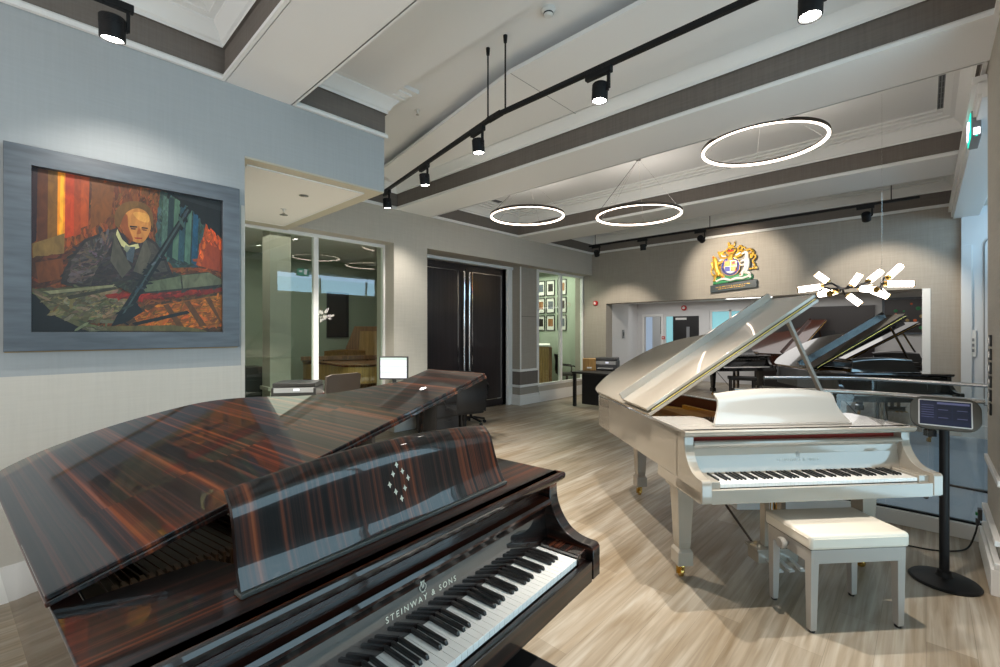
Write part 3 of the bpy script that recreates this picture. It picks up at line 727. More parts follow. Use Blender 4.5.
# benches
def bench(name, label, loc, yaw, w, d, hgt, fm, sm):
    t = thing(name, label, 'bench', loc, yaw)
    m = MB().box(-w / 2, w / 2, -d / 2, d / 2, hgt - .080, hgt)
    seat = m.build('seat', sm, t, smooth=60)
    b = seat.modifiers.new('b', 'BEVEL'); b.width = .018; b.segments = 4
    cr = MB().tube([(-w / 2 + .018, -d / 2 - .001, hgt - .020), (w / 2 - .018, -d / 2 - .001, hgt - .020)], .003, 6).tube([(-w / 2 - .001, -d / 2 + .018, hgt - .020), (-w / 2 - .001, d / 2 - .018, hgt - .020)], .003, 6)
    cr.build('piping', sm, seat)
    a = .012
    MB().box(-w / 2 + a, w / 2 - a, -d / 2 + a, d / 2 - a, hgt - .082, hgt - .074).build('seat_plate', 'rubber', t, smooth=0)
    zt, zl = hgt - .082, hgt - .155
    fr = MB().box(-w / 2 + .03, w / 2 - .03, -d / 2 + a, -d / 2 + a + .022, zl, zt).box(-w / 2 + .03, w / 2 - .03, d / 2 - a - .022, d / 2 - a, zl, zt)
    fr.box(-w / 2 + a, -w / 2 + a + .022, -d / 2 + .03, d / 2 - .03, zl, zt).box(w / 2 - a - .022, w / 2 - a, -d / 2 + .03, d / 2 - .03, zl, zt)
    fr.build('frame', fm, t, smooth=0, bevel=.003)
    for sx in (-1, 1):
        for sy in (-1, 1):
            cx, cy = sx * (w / 2 - a - .024), sy * (d / 2 - a - .024)
            g = MB()
            q = [g.bm.verts.new((cx + ox * k + (sx * .003 if k < .02 else 0), cy + oy * k, z)) for k, z in ((.024, zt), (.017, .012)) for ox, oy in ((-1, -1), (1, -1), (1, 1), (-1, 1))]
            for f in ((0, 1, 2, 3), (4, 5, 6, 7), (0, 1, 5, 4), (1, 2, 6, 5), (2, 3, 7, 6), (3, 0, 4, 7)): g.face([q[i] for i in f])
            lg = g.build('leg', fm, t, smooth=0, bevel=.003)
            MB().lathe([(.014, 0), (.016, .004), (.016, .014)], (cx, cy, 0), 12).build('foot', 'rubber', lg)
    kn = MB().lathe([(.008, 0), (.008, .02), (.026, .022), (.031, .03), (.031, .045), (.026, .052), (0, .053)], (-w / 2 + a, 0, zt - .035), 20, (-1, 0, 0))
    kn.build('knob', fm, t)
    kn = MB().lathe([(.008, 0), (.008, .02), (.026, .022), (.031, .03), (.031, .045), (.026, .052), (0, .053)], (w / 2 - a, 0, zt - .035), 20, (1, 0, 0))
    kn.build('knob', fm, t)
    return t
bench('piano_bench', 'ivory leather piano bench with square tapered legs before the white piano', (-.385, 3.170, 0), .835, .565, .365, .525, 'benchwood', 'grayseat')
bench('piano_bench', 'dark piano bench tucked under the striped ebony piano keyboard', (-.895, .845, 0), 1.6617, .70, .36, .515, 'eb_d', 'leather')

# ------------------------------------------------------------------ tablet kiosk by the white piano
K = thing('tablet_stand', 'information tablet on a black pole with round base beside the white piano', 'tablet stand', (.085, 4.05, 0), .02)
MB().lathe([(.170, 0), (.174, .006), (.165, .016), (.10, .03), (.045, .038), (.036, .05), (.034, .07), (.026, .075)], n=48).build('base', 'blackm', K)
MB().lathe([(.0245, .06), (.0245, 1.0)], n=24).build('pole', 'blackm', K)
def rrect(w, h, r, n=8, pinch=.0):
    pts = []
    for cx, cy, a0 in ((w / 2 - r, h / 2 - r, 0), (-w / 2 + r, h / 2 - r, 90), (-w / 2 + r, -h / 2 + r, 180), (w / 2 - r, -h / 2 + r, 270)):
        for i in range(n + 1):
            a = math.radians(a0 + 90 * i / n); pts.append((cx + r * math.cos(a), cy + r * math.sin(a)))
    return pts
hs = MB().prism(rrect(.325, .205, .07), -.022, .022, lambda p, q, r: (p, r, q)).build('housing', 'kioskcase', K, bevel=.006, loc=(0, -.03, 1.075), rot=(-.25, 0, 0))
MB().prism(rrect(.245, .165, .008, 3), -.004, .0, lambda p, q, r: (p, r, q)).build('bezel', 'plastic_w', hs, loc=(0, -.021, 0), smooth=0)
sc_ = MB().box(-.116, .116, -.003, .0, -.076, .076).build('screen', 'screen_blue', hs, loc=(0, -.0245, 0), smooth=0)
m = MB()
for x0, x1, z0, z1 in ((-.035, .03, .012, .05), (.036, .11, .012, .05), (-.035, .03, -.045, .006), (.036, .11, -.045, .006)): m.box(x0, x1, -.0042, -.003, z0, z1)
m.setm(1).box(-.035, .11, -.0042, -.003, .056, .068)
for z in (.045, .03, .015, 0, -.015, -.03): m.box(-.108, -.05, -.0042, -.003, z, z + .0022)
for x0, z in ((-.03, .02), (.055, .02), (-.03, -.03), (.055, -.03)): m.box(x0, x0 + .045, -.0048, -.0042, z, z + .003)
m.build('screen_tiles', ['screen_tile', 'screen_line'], sc_, smooth=0)

# ------------------------------------------------------------------ cable and wall plug
P = thing('power_plug', 'black power plug with a green light low on the right pier', 'plug', (.275, 4.80, .245))
MB().box(.0, .022, -.03, .03, -.02, .06).build('adapter', 'plastic', P, smooth=0, bevel=.004)
MB().box(-.012, .0, -.012, .012, .01, .03).build('indicator', 'cgreen', P, smooth=0)
MB().lathe([(.012, 0), (.012, .03), (.006, .05)], (-.0, 0, -.015), 10, (0, -.2, -1)).build('boot', 'plastic', P)
tag(MB().tube(crom([(.275, 4.795, .21), (.262, 4.79, .12), (.22, 4.75, .012), (.13, 4.62, .006), (.02, 4.55, .006), (-.12, 4.52, .006), (-.32, 4.46, .006)], 6), .0055, 8).build('power_cable', 'rubber'),
    'black cable trailing across the floor from the plug', 'cable')

# ------------------------------------------------------------------ painting
def zq(zx, zy):
    """artwork layout coordinates -> metres on the canvas (0..1.013, 0..1.0)"""
    q = (zx - 90) / 550.; p = q * 2.74 / (3.477 * (1 - q) + q * 2.74)
    top = 108 + q * 100
    return (p * 1.013, (586 - zy) / (586 - top) * 1.0)
PT = thing('framed_painting', 'large oil painting of a man at a grand piano in a wide slate blue frame', 'painting', (XN, -.078, 1.48))
fy, fz = 1.244, 1.232
fx = lambda x, y, z: (y, x, z)
MB().frame(0, fy, 0, fz, .115, .012, .05, fx).build('frame', 'frame_blue', PT, smooth=0, bevel=.003)
MB().frame(.004, fy - .004, -.006, fz - .004, .05, .001, .013, fx).build('frame_edge', 'gilt', PT, smooth=0)
cv = MB(); cl = cv.bm.loops.layers.color.new('Col'); layer = [0]
POLY = []
def pp(col, pts, raw=False, keep=True):
    layer[0] += 1
    d = .013 + layer[0] * (.00012 if keep else .000004)
    k = 1.0 + 1.0 * max(0, 1 - max(col) / .25); k *= 1.75 - .75 * min(1, max(col) / .7); col = (col[0] * k, (col[1] + .09 * col[0]) * k, (col[2] + .01 * col[0]) * k)
    P2 = [p if raw else zq(*p[:2]) for p in pts]
    if keep: POLY.append((col, P2))
    vs = [cv.bm.verts.new((d if keep else .0225 + layer[0] * .0000012, .1155 + min(max(x, 0), 1.013), .1155 + min(max(z, 0), 1.0))) for x, z in P2]
    f = cv.face(vs)
    if f:
        for l in f.loops: l[cl] = (*[min(1, x) for x in col], 1)
def inside(x, z, P):
    r = False; j = len(P) - 1
    for i in range(len(P)):
        if (P[i][1] > z) != (P[j][1] > z) and x < (P[j][0] - P[i][0]) * (z - P[i][1]) / (P[j][1] - P[i][1]) + P[i][0]: r = not r
        j = i
    return r
pp((.20, .085, .02), [(90, 108), (640, 208), (640, 587), (90, 587)])
pp((.16, .07, .02), [(250, 150), (480, 180), (480, 330), (250, 330)])
pp((.26, .12, .03), [(265, 150), (330, 158), (320, 250), (260, 290)])
for c_, x0, x1, y1 in (((.05, .015, .03), 90, 108, 330), ((.13, .05, .02), 108, 138, 370), ((.30, .17, .05), 138, 168, 355), ((.85, .42, .02), 166, 190, 320), ((.55, .12, .015), 188, 216, 315), ((.42, .12, .02), 214, 236, 310), ((.50, .16, .03), 234, 258, 285)):
    t0 = 108 + (x0 - 90) * .182; pp(c_, [(x0, t0), (x1, t0 + (x1 - x0) * .182), (x1 - 4, y1 - 8), (x0 - 2, y1)])
pp((.9, .55, .08), [(174, 130), (184, 132), (180, 300), (170, 310)])
pp((.32, .22, .12), [(92, 330), (186, 300), (184, 360), (94, 375)])
pp((.10, .04, .015), [(90, 372), (185, 358), (240, 320), (180, 440), (90, 460)])
pp((.24, .10, .025), [(100, 385), (180, 372), (185, 430), (110, 445)])
# right curtain and orange panel
pp((.05, .07, .065), [(462, 178), (600, 204), (572, 398), (500, 400), (452, 330)])
for i, (c_, x0) in enumerate((((.10, .13, .12), 472), ((.03, .05, .055), 488), ((.12, .16, .14), 505), ((.05, .09, .11), 522), ((.14, .19, .17), 540), ((.04, .12, .17), 560))):
    pp(c_, [(x0, 190 + i * 4), (x0 + 15, 196 + i * 4), (x0 + 8, 370 + i * 5), (x0 - 8, 360 + i * 5)])
pp((.55, .17, .03), [(596, 270), (640, 318), (640, 412), (566, 392)]); pp((.40, .11, .02), [(600, 330), (640, 350), (640, 412), (580, 396)])
pp((.008, .008, .010), [(478, 178), (640, 206), (640, 316), (548, 226)]); pp((.03, .03, .035), [(500, 186), (640, 222), (640, 236), (520, 200)])
# figure
pp((.050, .036, .036), [(174, 446), (182, 410), (208, 362), (242, 318), (300, 296), (338, 284), (372, 330), (420, 306), (452, 328), (478, 370), (500, 424), (420, 444), (340, 460), (236, 462)])
pp((.085, .066, .064), [(206, 380), (246, 326), (300, 304), (336, 296), (312, 350), (270, 420), (262, 452), (196, 440)])
pp((.080, .064, .062), [(420, 316), (448, 334), (470, 372), (484, 410), (430, 420), (404, 380)])
pp((.105, .088, .080), [(330, 300), (352, 350), (380, 400), (352, 430), (318, 380)])
pp((.115, .096, .086), [(418, 312), (402, 360), (384, 410), (412, 420), (436, 360)])
pp((.62, .55, .42), [(338, 288), (352, 318), (372, 336), (398, 330), (402, 342), (372, 352), (350, 336), (334, 304)])
pp((.10, .11, .13), [(360, 338), (390, 340), (382, 386), (366, 376)]); pp((.30, .28, .25), [(362, 334), (376, 342), (366, 356), (356, 346)])
pp((.60, .34, .17), crom([(342, 246), (366, 228), (408, 228), (434, 258), (432, 296), (412, 326), (386, 324), (360, 304), (344, 272)], 4, True))
pp((.36, .15, .06), crom([(344, 250), (366, 246), (370, 280), (384, 322), (362, 306), (346, 276)], 4, True))
pp((.75, .47, .24), crom([(384, 240), (424, 244), (428, 268), (400, 262)], 4, True))
pp((.50, .24, .10), [(336, 252), (346, 256), (348, 282), (340, 276)])
pp((.20, .12, .055), crom([(330, 268), (333, 236), (354, 214), (384, 207), (418, 214), (440, 242), (441, 284), (434, 268), (428, 246), (410, 231), (390, 228), (370, 236), (356, 252), (348, 272), (342, 284), (335, 280)], 3, True))
pp((.22, .135, .06), [(358, 224), (384, 211), (414, 218), (428, 234), (404, 223), (380, 221), (364, 230)])
pp((.05, .02, .015), [(374, 278), (396, 280), (396, 284), (374, 283)]); pp((.05, .02, .015), [(408, 282), (426, 284), (426, 288), (408, 286)])
pp((.12, .05, .03), [(376, 284), (392, 286), (390, 290), (378, 289)]); pp((.12, .05, .03), [(410, 288), (424, 290), (422, 293), (411, 292)])
pp((.45, .20, .08), [(400, 278), (408, 300), (396, 304), (394, 300)]); pp((.40, .08, .05), [(386, 312), (412, 313), (408, 317), (390, 316)])
# the piano in the picture
pp((.11, .095, .065), [(92, 462), (330, 450), (410, 520), (330, 560), (250, 560), (150, 500)])
pp((.16, .14, .10), [(170, 488), (320, 462), (390, 512), (300, 548), (230, 540)]); pp((.06, .05, .035), [(190, 482), (330, 456), (336, 462), (200, 492)])
pp((.33, .30, .24), [(104, 470), (330, 449), (334, 455), (112, 480)])
pp((.10, .055, .02), [(330, 560), (410, 510), (640, 470), (640, 587), (330, 587)])
pp((.42, .20, .035), [(386, 540), (470, 506), (640, 478), (640, 570), (540, 580), (400, 570)])
for a in ((470, 508), (530, 498), (590, 488)): pp((.16, .08, .02), [(a[0], a[1]), (a[0] + 16, a[1] - 3), (a[0] + 66, a[1] + 70), (a[0] + 46, a[1] + 72)])
pp((.02, .015, .012), [(380, 560), (540, 524), (548, 532), (390, 568)])
pp((.30, .04, .012), [(300, 478), (640, 458), (640, 468), (420, 492), (310, 488)])
pp((.05, .045, .035), [(318, 442), (600, 412), (642, 432), (642, 456), (384, 478)])
pp((.15, .15, .12), [(400, 446), (520, 424), (524, 460), (420, 470)]); pp((.19, .18, .145), [(524, 422), (604, 414), (640, 434), (640, 448), (528, 460)])
pp((.008, .008, .012), [(90, 470), (120, 480), (170, 530), (260, 578), (350, 587), (90, 587)])
pp((.13, .115, .08), [(92, 458), (124, 470), (180, 520), (262, 566), (350, 574), (350, 584), (250, 582), (160, 540), (92, 470)])
pp((.17, .14, .085), [(300, 570), (500, 566), (580, 578), (600, 587), (500, 584), (320, 582)])
pp((.010, .012, .014), [(542, 220), (556, 226), (392, 500), (412, 528), (358, 560), (320, 570), (336, 540)])
pp((.07, .08, .085), [(540, 230), (546, 232), (360, 530), (352, 534)])
rs = random.Random(3)
for _ in range(5200):                      # brush strokes that break up every colour field
    x, z = rs.uniform(.005, 1.008), rs.uniform(.005, .995)
    k = None
    for q in range(len(POLY) - 1, -1, -1):
        if inside(x, z, POLY[q][1]): k = q; break
    if k is None: continue
    xs = [p[0] for p in POLY[k][1]]; zs = [p[1] for p in POLY[k][1]]
    small = (max(xs) - min(xs)) * (max(zs) - min(zs)) < .045
    if small and POLY[k][0][0] > .25: continue
    ln = rs.uniform(.006, .014) if small else rs.uniform(.015, .05); wd = ln * rs.uniform(.12, .3)
    a = (PI / 2 + rs.gauss(0, .25)) if z > .55 else rs.gauss(.35, .6)
    if not all(inside(x + g * ln * math.cos(a), z + g * ln * math.sin(a), POLY[k][1]) for g in (-.8, .8)) and (small or rs.random() < .8): continue
    b = rs.choice((.65, .8, .9, 1.1, 1.25, 1.45)); c0 = POLY[k][0]
    tint = (rs.uniform(.88, 1.18), rs.uniform(.9, 1.08), rs.uniform(.85, 1.25))
    c1 = [min(.9, c0[i] * (1 + (b - 1) * (.45 if small else .8)) * (tint[i] if not small else 1)) for i in range(3)]
    ca, sa = math.cos(a), math.sin(a)
    vs = [cv.bm.verts.new((.01313 + k * .00012 + rs.random() * .00007, .1155 + min(1.012, max(0, x + p * ca - q_ * sa)), .1155 + min(1, max(0, z + p * sa + q_ * ca)))) for p, q_ in ((-ln, 0), (-ln * .6, -wd), (ln * .7, -wd), (ln, 0), (ln * .6, wd), (-ln * .7, wd))]
    f = cv.face(vs)
    if f:
        for l in f.loops: l[cl] = (*c1, 1)
cv.build('canvas', 'paint', PT, smooth=0)

# ------------------------------------------------------------------ coat of arms on the crest wall
CA = thing('coat_of_arms', 'gilded carved coat of arms with lion and unicorn on a dark plaque', 'coat of arms', (-2.82, 9.838, 2.40), 0)
KX = .87 / 385.
def cp(x, y): return ((x - 372) * KX, (536 - y) * .00232)
def rel(name, m_, tubes, y0=-.05, parent=None, n=8):
    mb = MB()
    for pts, r in tubes:
        P3 = [(cp(*p)[0], y0, cp(*p)[1]) for p in pts]
        P3 = crom(P3, 4)
        if isinstance(r, (list, tuple)):
            k = len(P3); rr = []
            for i in range(k):
                q = i / (k - 1) * (len(r) - 1); a = int(min(q, len(r) - 2)); rr.append((r[a] + (r[a + 1] - r[a]) * (q - a)) * KX)
        else: rr = r * KX
        mb.tube(P3, rr, n)
    return mb.build(name, m_, parent or CA)
pq = [cp(*p) for p in ((180, 474), (562, 444), (562, 508), (182, 538))]
plq = MB().prism(pq, -.05, 0, lambda p, q, r: (p, r, q)).build('plaque', 'cdark', CA, smooth=0, bevel=.004)
m = MB()
for j, (yy, k0, k1) in enumerate(((484, 230, 510), (500, 250, 470))):
    x = k0
    while x < k1:
        w_ = random.choice((10, 16, 22, 28)); sl = (x - 372) * -.078
        a, b = cp(x, yy + sl), cp(min(k1, x + w_), yy + sl - w_ * .078)
        m.bar((a[0], -.052, a[1]), (b[0], -.052, b[1]), .003, .012); x += w_ + 8
m.build('gold_ornament', 'gold', plq, smooth=0)
gp = [cp(*p) for p in ((202, 466), (206, 430), (250, 404), (300, 392), (372, 398), (440, 384), (500, 386), (528, 404), (530, 436))]
MB().prism(gp, -.04, 0, lambda p, q, r: (p, r, q)).build('compartment', 'cgreen', CA, smooth=0, bevel=.006)
rel('scroll', 'silver', [([(232, 440), (290, 420), (350, 436), (400, 424), (450, 428), (505, 412)], [9, 12, 12, 12, 12, 8])], -.05)
rel('blossoms', 'cred', [([(284, 408), (292, 404)], 9), ([(430, 398), (438, 394)], 9), ([(352, 430), (360, 428)], 8)], -.055)
# shield inside a garter
cx_, cz_ = cp(355, 318); R_ = 62 * KX
g = MB(); ring = [(cx_ + R_ * 1.12 * math.cos(a * PI / 18), -.06, cz_ + R_ * 1.18 * math.sin(a * PI / 18)) for a in range(36)]
g.tube(ring, .020, 8, closed=True); g.build('garter', 'cblue', CA)
g = MB()
g.tube([(x * .5 + cx_ * .5 + (x - cx_) * .62, y - .001, z * .5 + cz_ * .5 + (z - cz_) * .62) for x, y, z in ring], .006, 6, closed=True); g.build('garter_rim', 'gold', CA)
sh = [(cx_ - R_ * .85, cz_ + R_ * .85), (cx_ - R_ * .85, cz_ - R_ * .2), (cx_ - R_ * .5, cz_ - R_ * .8), (cx_, cz_ - R_ * 1.05), (cx_ + R_ * .5, cz_ - R_ * .8), (cx_ + R_ * .85, cz_ - R_ * .2), (cx_ + R_ * .85, cz_ + R_ * .85)]
shd = MB().prism(sh, -.075, -.0, lambda p, q, r: (p, r, q)).build('shield', 'silver', CA, smooth=0, bevel=.004)
m = MB()
for k, (a, b, c_, d) in enumerate(((-.8, -.04, .04, .8), (.04, .8, -.72, -.04))): m.setm(0).box(cx_ + R_ * a, cx_ + R_ * b, -.079, -.07, cz_ + R_ * c_, cz_ + R_ * d)
m.setm(1).box(cx_ + R_ * .04, cx_ + R_ * .8, -.079, -.07, cz_ + R_ * .04, cz_ + R_ * .8); m.setm(2).box(cx_ - R_ * .75, cx_ - R_ * .04, -.079, -.07, cz_ - R_ * .7, cz_ - R_ * .04)
m.setm(1)
for i in range(3): m.box(cx_ - R_ * .72, cx_ - R_ * .12, -.084, -.078, cz_ + R_ * (.14 + .22 * i), cz_ + R_ * (.24 + .22 * i)); m.box(cx_ + R_ * .12, cx_ + R_ * .62, -.084, -.078, cz_ - R_ * (.14 + .18 * i), cz_ - R_ * (.22 + .18 * i))
m.setm(0).box(cx_ + R_ * .2, cx_ + R_ * .66, -.084, -.078, cz_ + R_ * .2, cz_ + R_ * .66)
m.build('quarterings', ['cred', 'gold', 'cblue'], shd, smooth=0)
rel('helm', 'gold', [([(352, 262), (356, 240), (358, 216)], [26, 24, 20]), ([(330, 206), (356, 200), (384, 206)], 10)], -.05)
rel('mantling', 'gold', [([(330, 236), (300, 240), (272, 230), (262, 206), (276, 186), (296, 196)], [14, 15, 12, 11, 9, 6]), ([(312, 214), (290, 208), (286, 190), (306, 176)], [12, 11, 9, 6]), ([(262, 204), (250, 188), (262, 178)], [9, 8, 5])], -.04)
rel('mantling', 'gold', [([(386, 236), (414, 236), (444, 222), (452, 198), (438, 182), (420, 192)], [14, 15, 12, 11, 9, 6]), ([(402, 210), (420, 196), (412, 172), (430, 150), (448, 156)], [12, 12, 10, 9, 6]), ([(440, 170), (462, 164), (474, 178)], [9, 8, 5])], -.04)
rel('mantling_lining', 'silver', [([(316, 226), (292, 224), (280, 212)], [8, 9, 6]), ([(398, 226), (424, 216), (436, 202)], [8, 9, 6]), ([(300, 256), (278, 250), (264, 262)], [8, 7, 5])], -.058)
rel('crown', 'gold', [([(322, 194), (356, 200), (392, 192)], 9), ([(324, 190), (322, 172), (340, 158), (356, 164)], 6), ([(390, 188), (392, 170), (374, 156), (356, 164)], 6), ([(356, 196), (356, 160)], 6), ([(356, 160), (357, 150)], 9)], -.06)
rel('crown_cap', 'cred', [([(336, 182), (356, 186), (378, 180)], [10, 14, 10])], -.05)
rel('crest_lion', 'gold', [([(338, 146), (356, 140), (374, 142)], [10, 12, 10]), ([(344, 140), (340, 120), (342, 108)], [10, 11, 9]), ([(374, 142), (390, 134), (386, 116), (394, 108)], [6, 5, 4, 5]), ([(340, 150), (336, 160)], 5), ([(372, 148), (376, 158)], 5)], -.05)
rel('lion', 'gold', [([(262, 388), (240, 340), (232, 296), (226, 262)], [26, 24, 24, 22]), ([(226, 262), (222, 240), (232, 226)], [22, 21, 12]), ([(212, 238), (206, 222), (214, 212)], [9, 7, 5]), ([(238, 290), (270, 276), (292, 262)], [13, 10, 8]), ([(236, 316), (270, 318), (298, 320)], [12, 9, 8]),
     ([(256, 380), (280, 384), (282, 402), (304, 398)], [18, 13, 10, 8]), ([(244, 378), (226, 396), (222, 420), (210, 436)], [18, 13, 11, 10]), ([(230, 390), (200, 376), (190, 340), (204, 310), (194, 282), (200, 264)], [7, 6, 6, 6, 6, 9])], -.055)
rel('lion_crown', 'cred', [([(216, 232), (208, 226)], 7)], -.08)
rel('unicorn', 'silver', [([(470, 376), (486, 330), (488, 290), (484, 252)], [24, 23, 25, 20]), ([(484, 252), (486, 222), (470, 206)], [18, 15, 11]), ([(470, 206), (452, 216), (446, 226)], [12, 9, 6]), ([(482, 280), (456, 276), (436, 288)], [12, 9, 7]), ([(480, 304), (450, 316), (430, 306)], [12, 8, 7]),
     ([(470, 372), (446, 384), (450, 400), (430, 404)], [17, 12, 9, 8]), ([(482, 378), (506, 392), (508, 414), (520, 424)], [17, 12, 10, 9])], -.055)
rel('unicorn_mane', 'gold', [([(478, 196), (506, 186), (530, 204), (534, 232), (522, 262)], [8, 11, 11, 11, 7]), ([(500, 214), (516, 230), (512, 264)], [8, 9, 6]), ([(500, 352), (536, 350), (546, 318), (530, 290), (552, 262), (548, 236)], [7, 7, 7, 7, 8, 10]), ([(536, 350), (556, 352), (562, 332)], [7, 7, 5]), ([(468, 200), (448, 178)], [4, 2])], -.045)

# ------------------------------------------------------------------ lights helpers
def spot(name, loc, target, power, angle=70, blend=.6, col=(1, .86, .70), rad=.04, parent=None):
    l = bpy.data.lights.new(name, 'SPOT'); l.energy = power; l.spot_size = math.radians(angle); l.spot_blend = blend; l.color = col; l.shadow_soft_size = rad
    o = bpy.data.objects.new(name, l); C.objects.link(o); o.location = loc
    o.rotation_euler = (Vector(target) - Vector(loc)).to_track_quat('-Z', 'Y').to_euler()
    return o
def area(name, loc, target, power, sx, sy, col=(1, 1, 1)):
    l = bpy.data.lights.new(name, 'AREA'); l.energy = power; l.shape = 'RECTANGLE'; l.size = sx; l.size_y = sy; l.color = col
    o = bpy.data.objects.new(name, l); C.objects.link(o); o.location = loc
    o.rotation_euler = (Vector(target) - Vector(loc)).to_track_quat('-Z', 'Y').to_euler()
    return o

# ------------------------------------------------------------------ ring pendants
def ring(label, x, y, z, r, ztop):
    t = thing('ring_pendant', label, 'pendant lamp', (x, y, z), 0, 'glowing ring pendants')
    n = 72; w, hgt = .023, .034
    def band(mb, prof):
        L = [[mb.bm.verts.new((rr * math.cos(2 * PI * i / n), rr * math.sin(2 * PI * i / n), zz)) for rr, zz in prof] for i in range(n)]
        k = len(prof)
        for i in range(n):
            a, b = L[i], L[(i + 1) % n]
            for j in range(k): mb.face([a[j], b[j], b[(j + 1) % k], a[(j + 1) % k]])
        return mb
    band(MB(), [(r, 0), (r, hgt), (r - w, hgt), (r - w, .014), (r - w + .004, .010), (r - w + .004, 0)]).build('ring_body', 'bronze', t, smooth=40)
    band(MB(), [(r - .003, -.005), (r - .003, .0), (r - w + .003, .0), (r - w + .003, .012), (r - w - .005, .014), (r - w - .006, -.005)]).build('led_diffuser', 'led', t, smooth=40)
    MB().lathe([(.035, ztop - z - .03), (.035, ztop - z)], n=20).build('ceiling_rose', 'blackm', t)
    for k, a in enumerate((.5, 1.9, 3.2, 4.6)):
        MB().tube([((r - .011) * math.cos(a), (r - .011) * math.sin(a), hgt), (.01 * math.cos(a), .01 * math.sin(a), ztop - z - .02)], .0014, 5).build('suspension_wire', 'steel', t)
    MB().tube([((r - .011) * math.cos(3.9), (r - .011) * math.sin(3.9), hgt), (0, 0, ztop - z - .02)], .003, 6).build('power_lead', 'blackm', t)
    return t
ring('smallest looking ring pendant, the one above the dark double doors', -4.50, 5.38, 3.38, .575, 4.0)
ring('middle ring pendant of the three, hung left of the crest', -2.90, 5.86, 3.20, .575, 4.0)
ring('largest and highest ring pendant, right of the crest, nearest the exit sign', -1.235, 5.27, 3.52, .578, 4.0)

# ------------------------------------------------------------------ track lighting
tr = thing('lighting_track', 'long black lighting track with a bend hung below the ceiling raft', 'lighting track')
TP = [(.27, 2.71, 3.4), (-2.62, 2.71, 3.4), (-5.05, 3.20, 3.4)]
m = MB()
for a, b in zip(TP, TP[1:]): m.bar(a, b, .034, .034)
m.build('rail', 'blackm', tr, smooth=0, bevel=.003)
MB().bar((-2.54, 2.706, 3.4), (-2.72, 2.73, 3.4), .042, .04).build('joint', 'blackm', tr, smooth=0, bevel=.004)
for x, y, zt in ((-2.50, 2.71, 4.01), (-2.72, 2.73, 4.01), (-.55, 2.71, 4.01)):
    MB().tube([(x, y, 3.41), (x, y, zt)], .007, 8).lathe([(.014, -.05), (.018, -.0), (.018, .008)], (x, y, zt), 12).build('suspension_rod', 'blackm', tr)
tb = thing('lighting_track', 'straight black lighting track along the crest wall', 'lighting track')
MB().bar((-5.2, 8.26, 3.4), (-.06, 8.26, 3.4), .034, .034).build('rail', 'blackm', tb, smooth=0, bevel=.003)
for x in (-5.05, -2.75, -.35): MB().tube([(x, 8.26, 3.41), (x, 8.26, 4.0)], .006, 8).build('suspension_rod', 'blackm', tb)
def head(label, x, y, aim, group, box_dir=(1, 0), drop=.145, s=1.0):
    """spotlight clipped on a track: adapter box, arm, can and lens; aim = point it looks at"""
    t = thing('track_spotlight', label, 'spotlight', (x, y, 3.383), 0, group)
    a = math.atan2(box_dir[1], box_dir[0])
    MB().bar((-.11 * math.cos(a), -.11 * math.sin(a), -.020), (.09 * math.cos(a), .09 * math.sin(a), -.020), .036, .042).build('adapter', 'blackm', t, smooth=0, bevel=.003)
    c = Vector((0, 0, -drop)); d = (Vector(aim) - Vector((x, y, 3.383 - drop))).normalized()
    sd = Vector((math.cos(a), math.sin(a), 0))
    sd = (sd - d * sd.dot(d)); sd = sd.normalized() if sd.length > .1 else Vector((0, 1, 0))
    p = sd * .066
    MB().bar((p.x, p.y, -.03), (p.x, p.y, -drop + .0), .016, .022).bar(p * 1.0 + c, p * .7 + c, .02, .02).build('bracket', 'blackm', t, smooth=0, bevel=.002)
    R = .054 * s
    can = MB().lathe([(R * .92, -.052), (R, -.046), (R, .062), (R * .98, .067), (R * .88, .067), (R * .86, .056), (0, .056)], c, 28, d)
    for i in range(5): can.lathe([(R * 1.02, -.043 + i * .008), (R * 1.02, -.040 + i * .008)], c, 24, d)
    can.build('lamp_can', 'blackm', t)
    MB().lathe([(R * .84, .0), (R * .7, .006), (0, .008)], c + d * .058, 28, d).build('lens', 'lens', t)
    return t, Vector((x, y, 3.383)) + c + d * .09
GM = 'spotlights on the long bent track'; GB = 'spotlights on the crest wall track'
MAIN = [('second spotlight from the right on the bent track, just right of the bend', -1.62, 2.71, (-1.75, 2.6, 0), 90), ('spotlight just left of the bend in the long black track', -2.87, 2.76, (-2.8, 2.95, 0), 80),
        ('second spotlight from the left end of the bent track', -3.92, 2.97, (-4.0, 3.4, 0), 70), ('spotlight at the far left end of the bent track, above the alcove corner', -4.99, 3.19, (-5.2, 3.6, 0), 60),
        ('spotlight near the top edge, nearest the right wall on the bent track', -.42, 2.71, (-.5, 2.5, 0), 90)]
for lb, x, y, aim, pw in MAIN:
    t, p = head(lb, x, y, aim, GM, (1, 0) if x > -2.7 else (.98, -.2))
    spot('spot_lamp', p, aim, pw * 3.0, 80, .6, (1, .91, .80), .03)
BACK = [('spotlight at the left end of the crest wall track, by the room corner', -5.02, (-5.3, 9.8, 1.2), 40), ('spotlight left of the crest, pointing straight down', -3.99, (-4.0, 8.8, .5), 60),
        ('spotlight turned toward the gilded crest', -2.9, (-2.8, 9.85, 2.75), 52), ('spotlight at the right end of the crest wall track', -.62, (-.6, 9.85, 1.9), 40)]
for lb, x, aim, pw in BACK:
    t, p = head(lb, x, 8.26, aim, GB)
    spot('spot_lamp', p, aim, pw * 3.0, 78, .5, (1, .88, .72), .03)
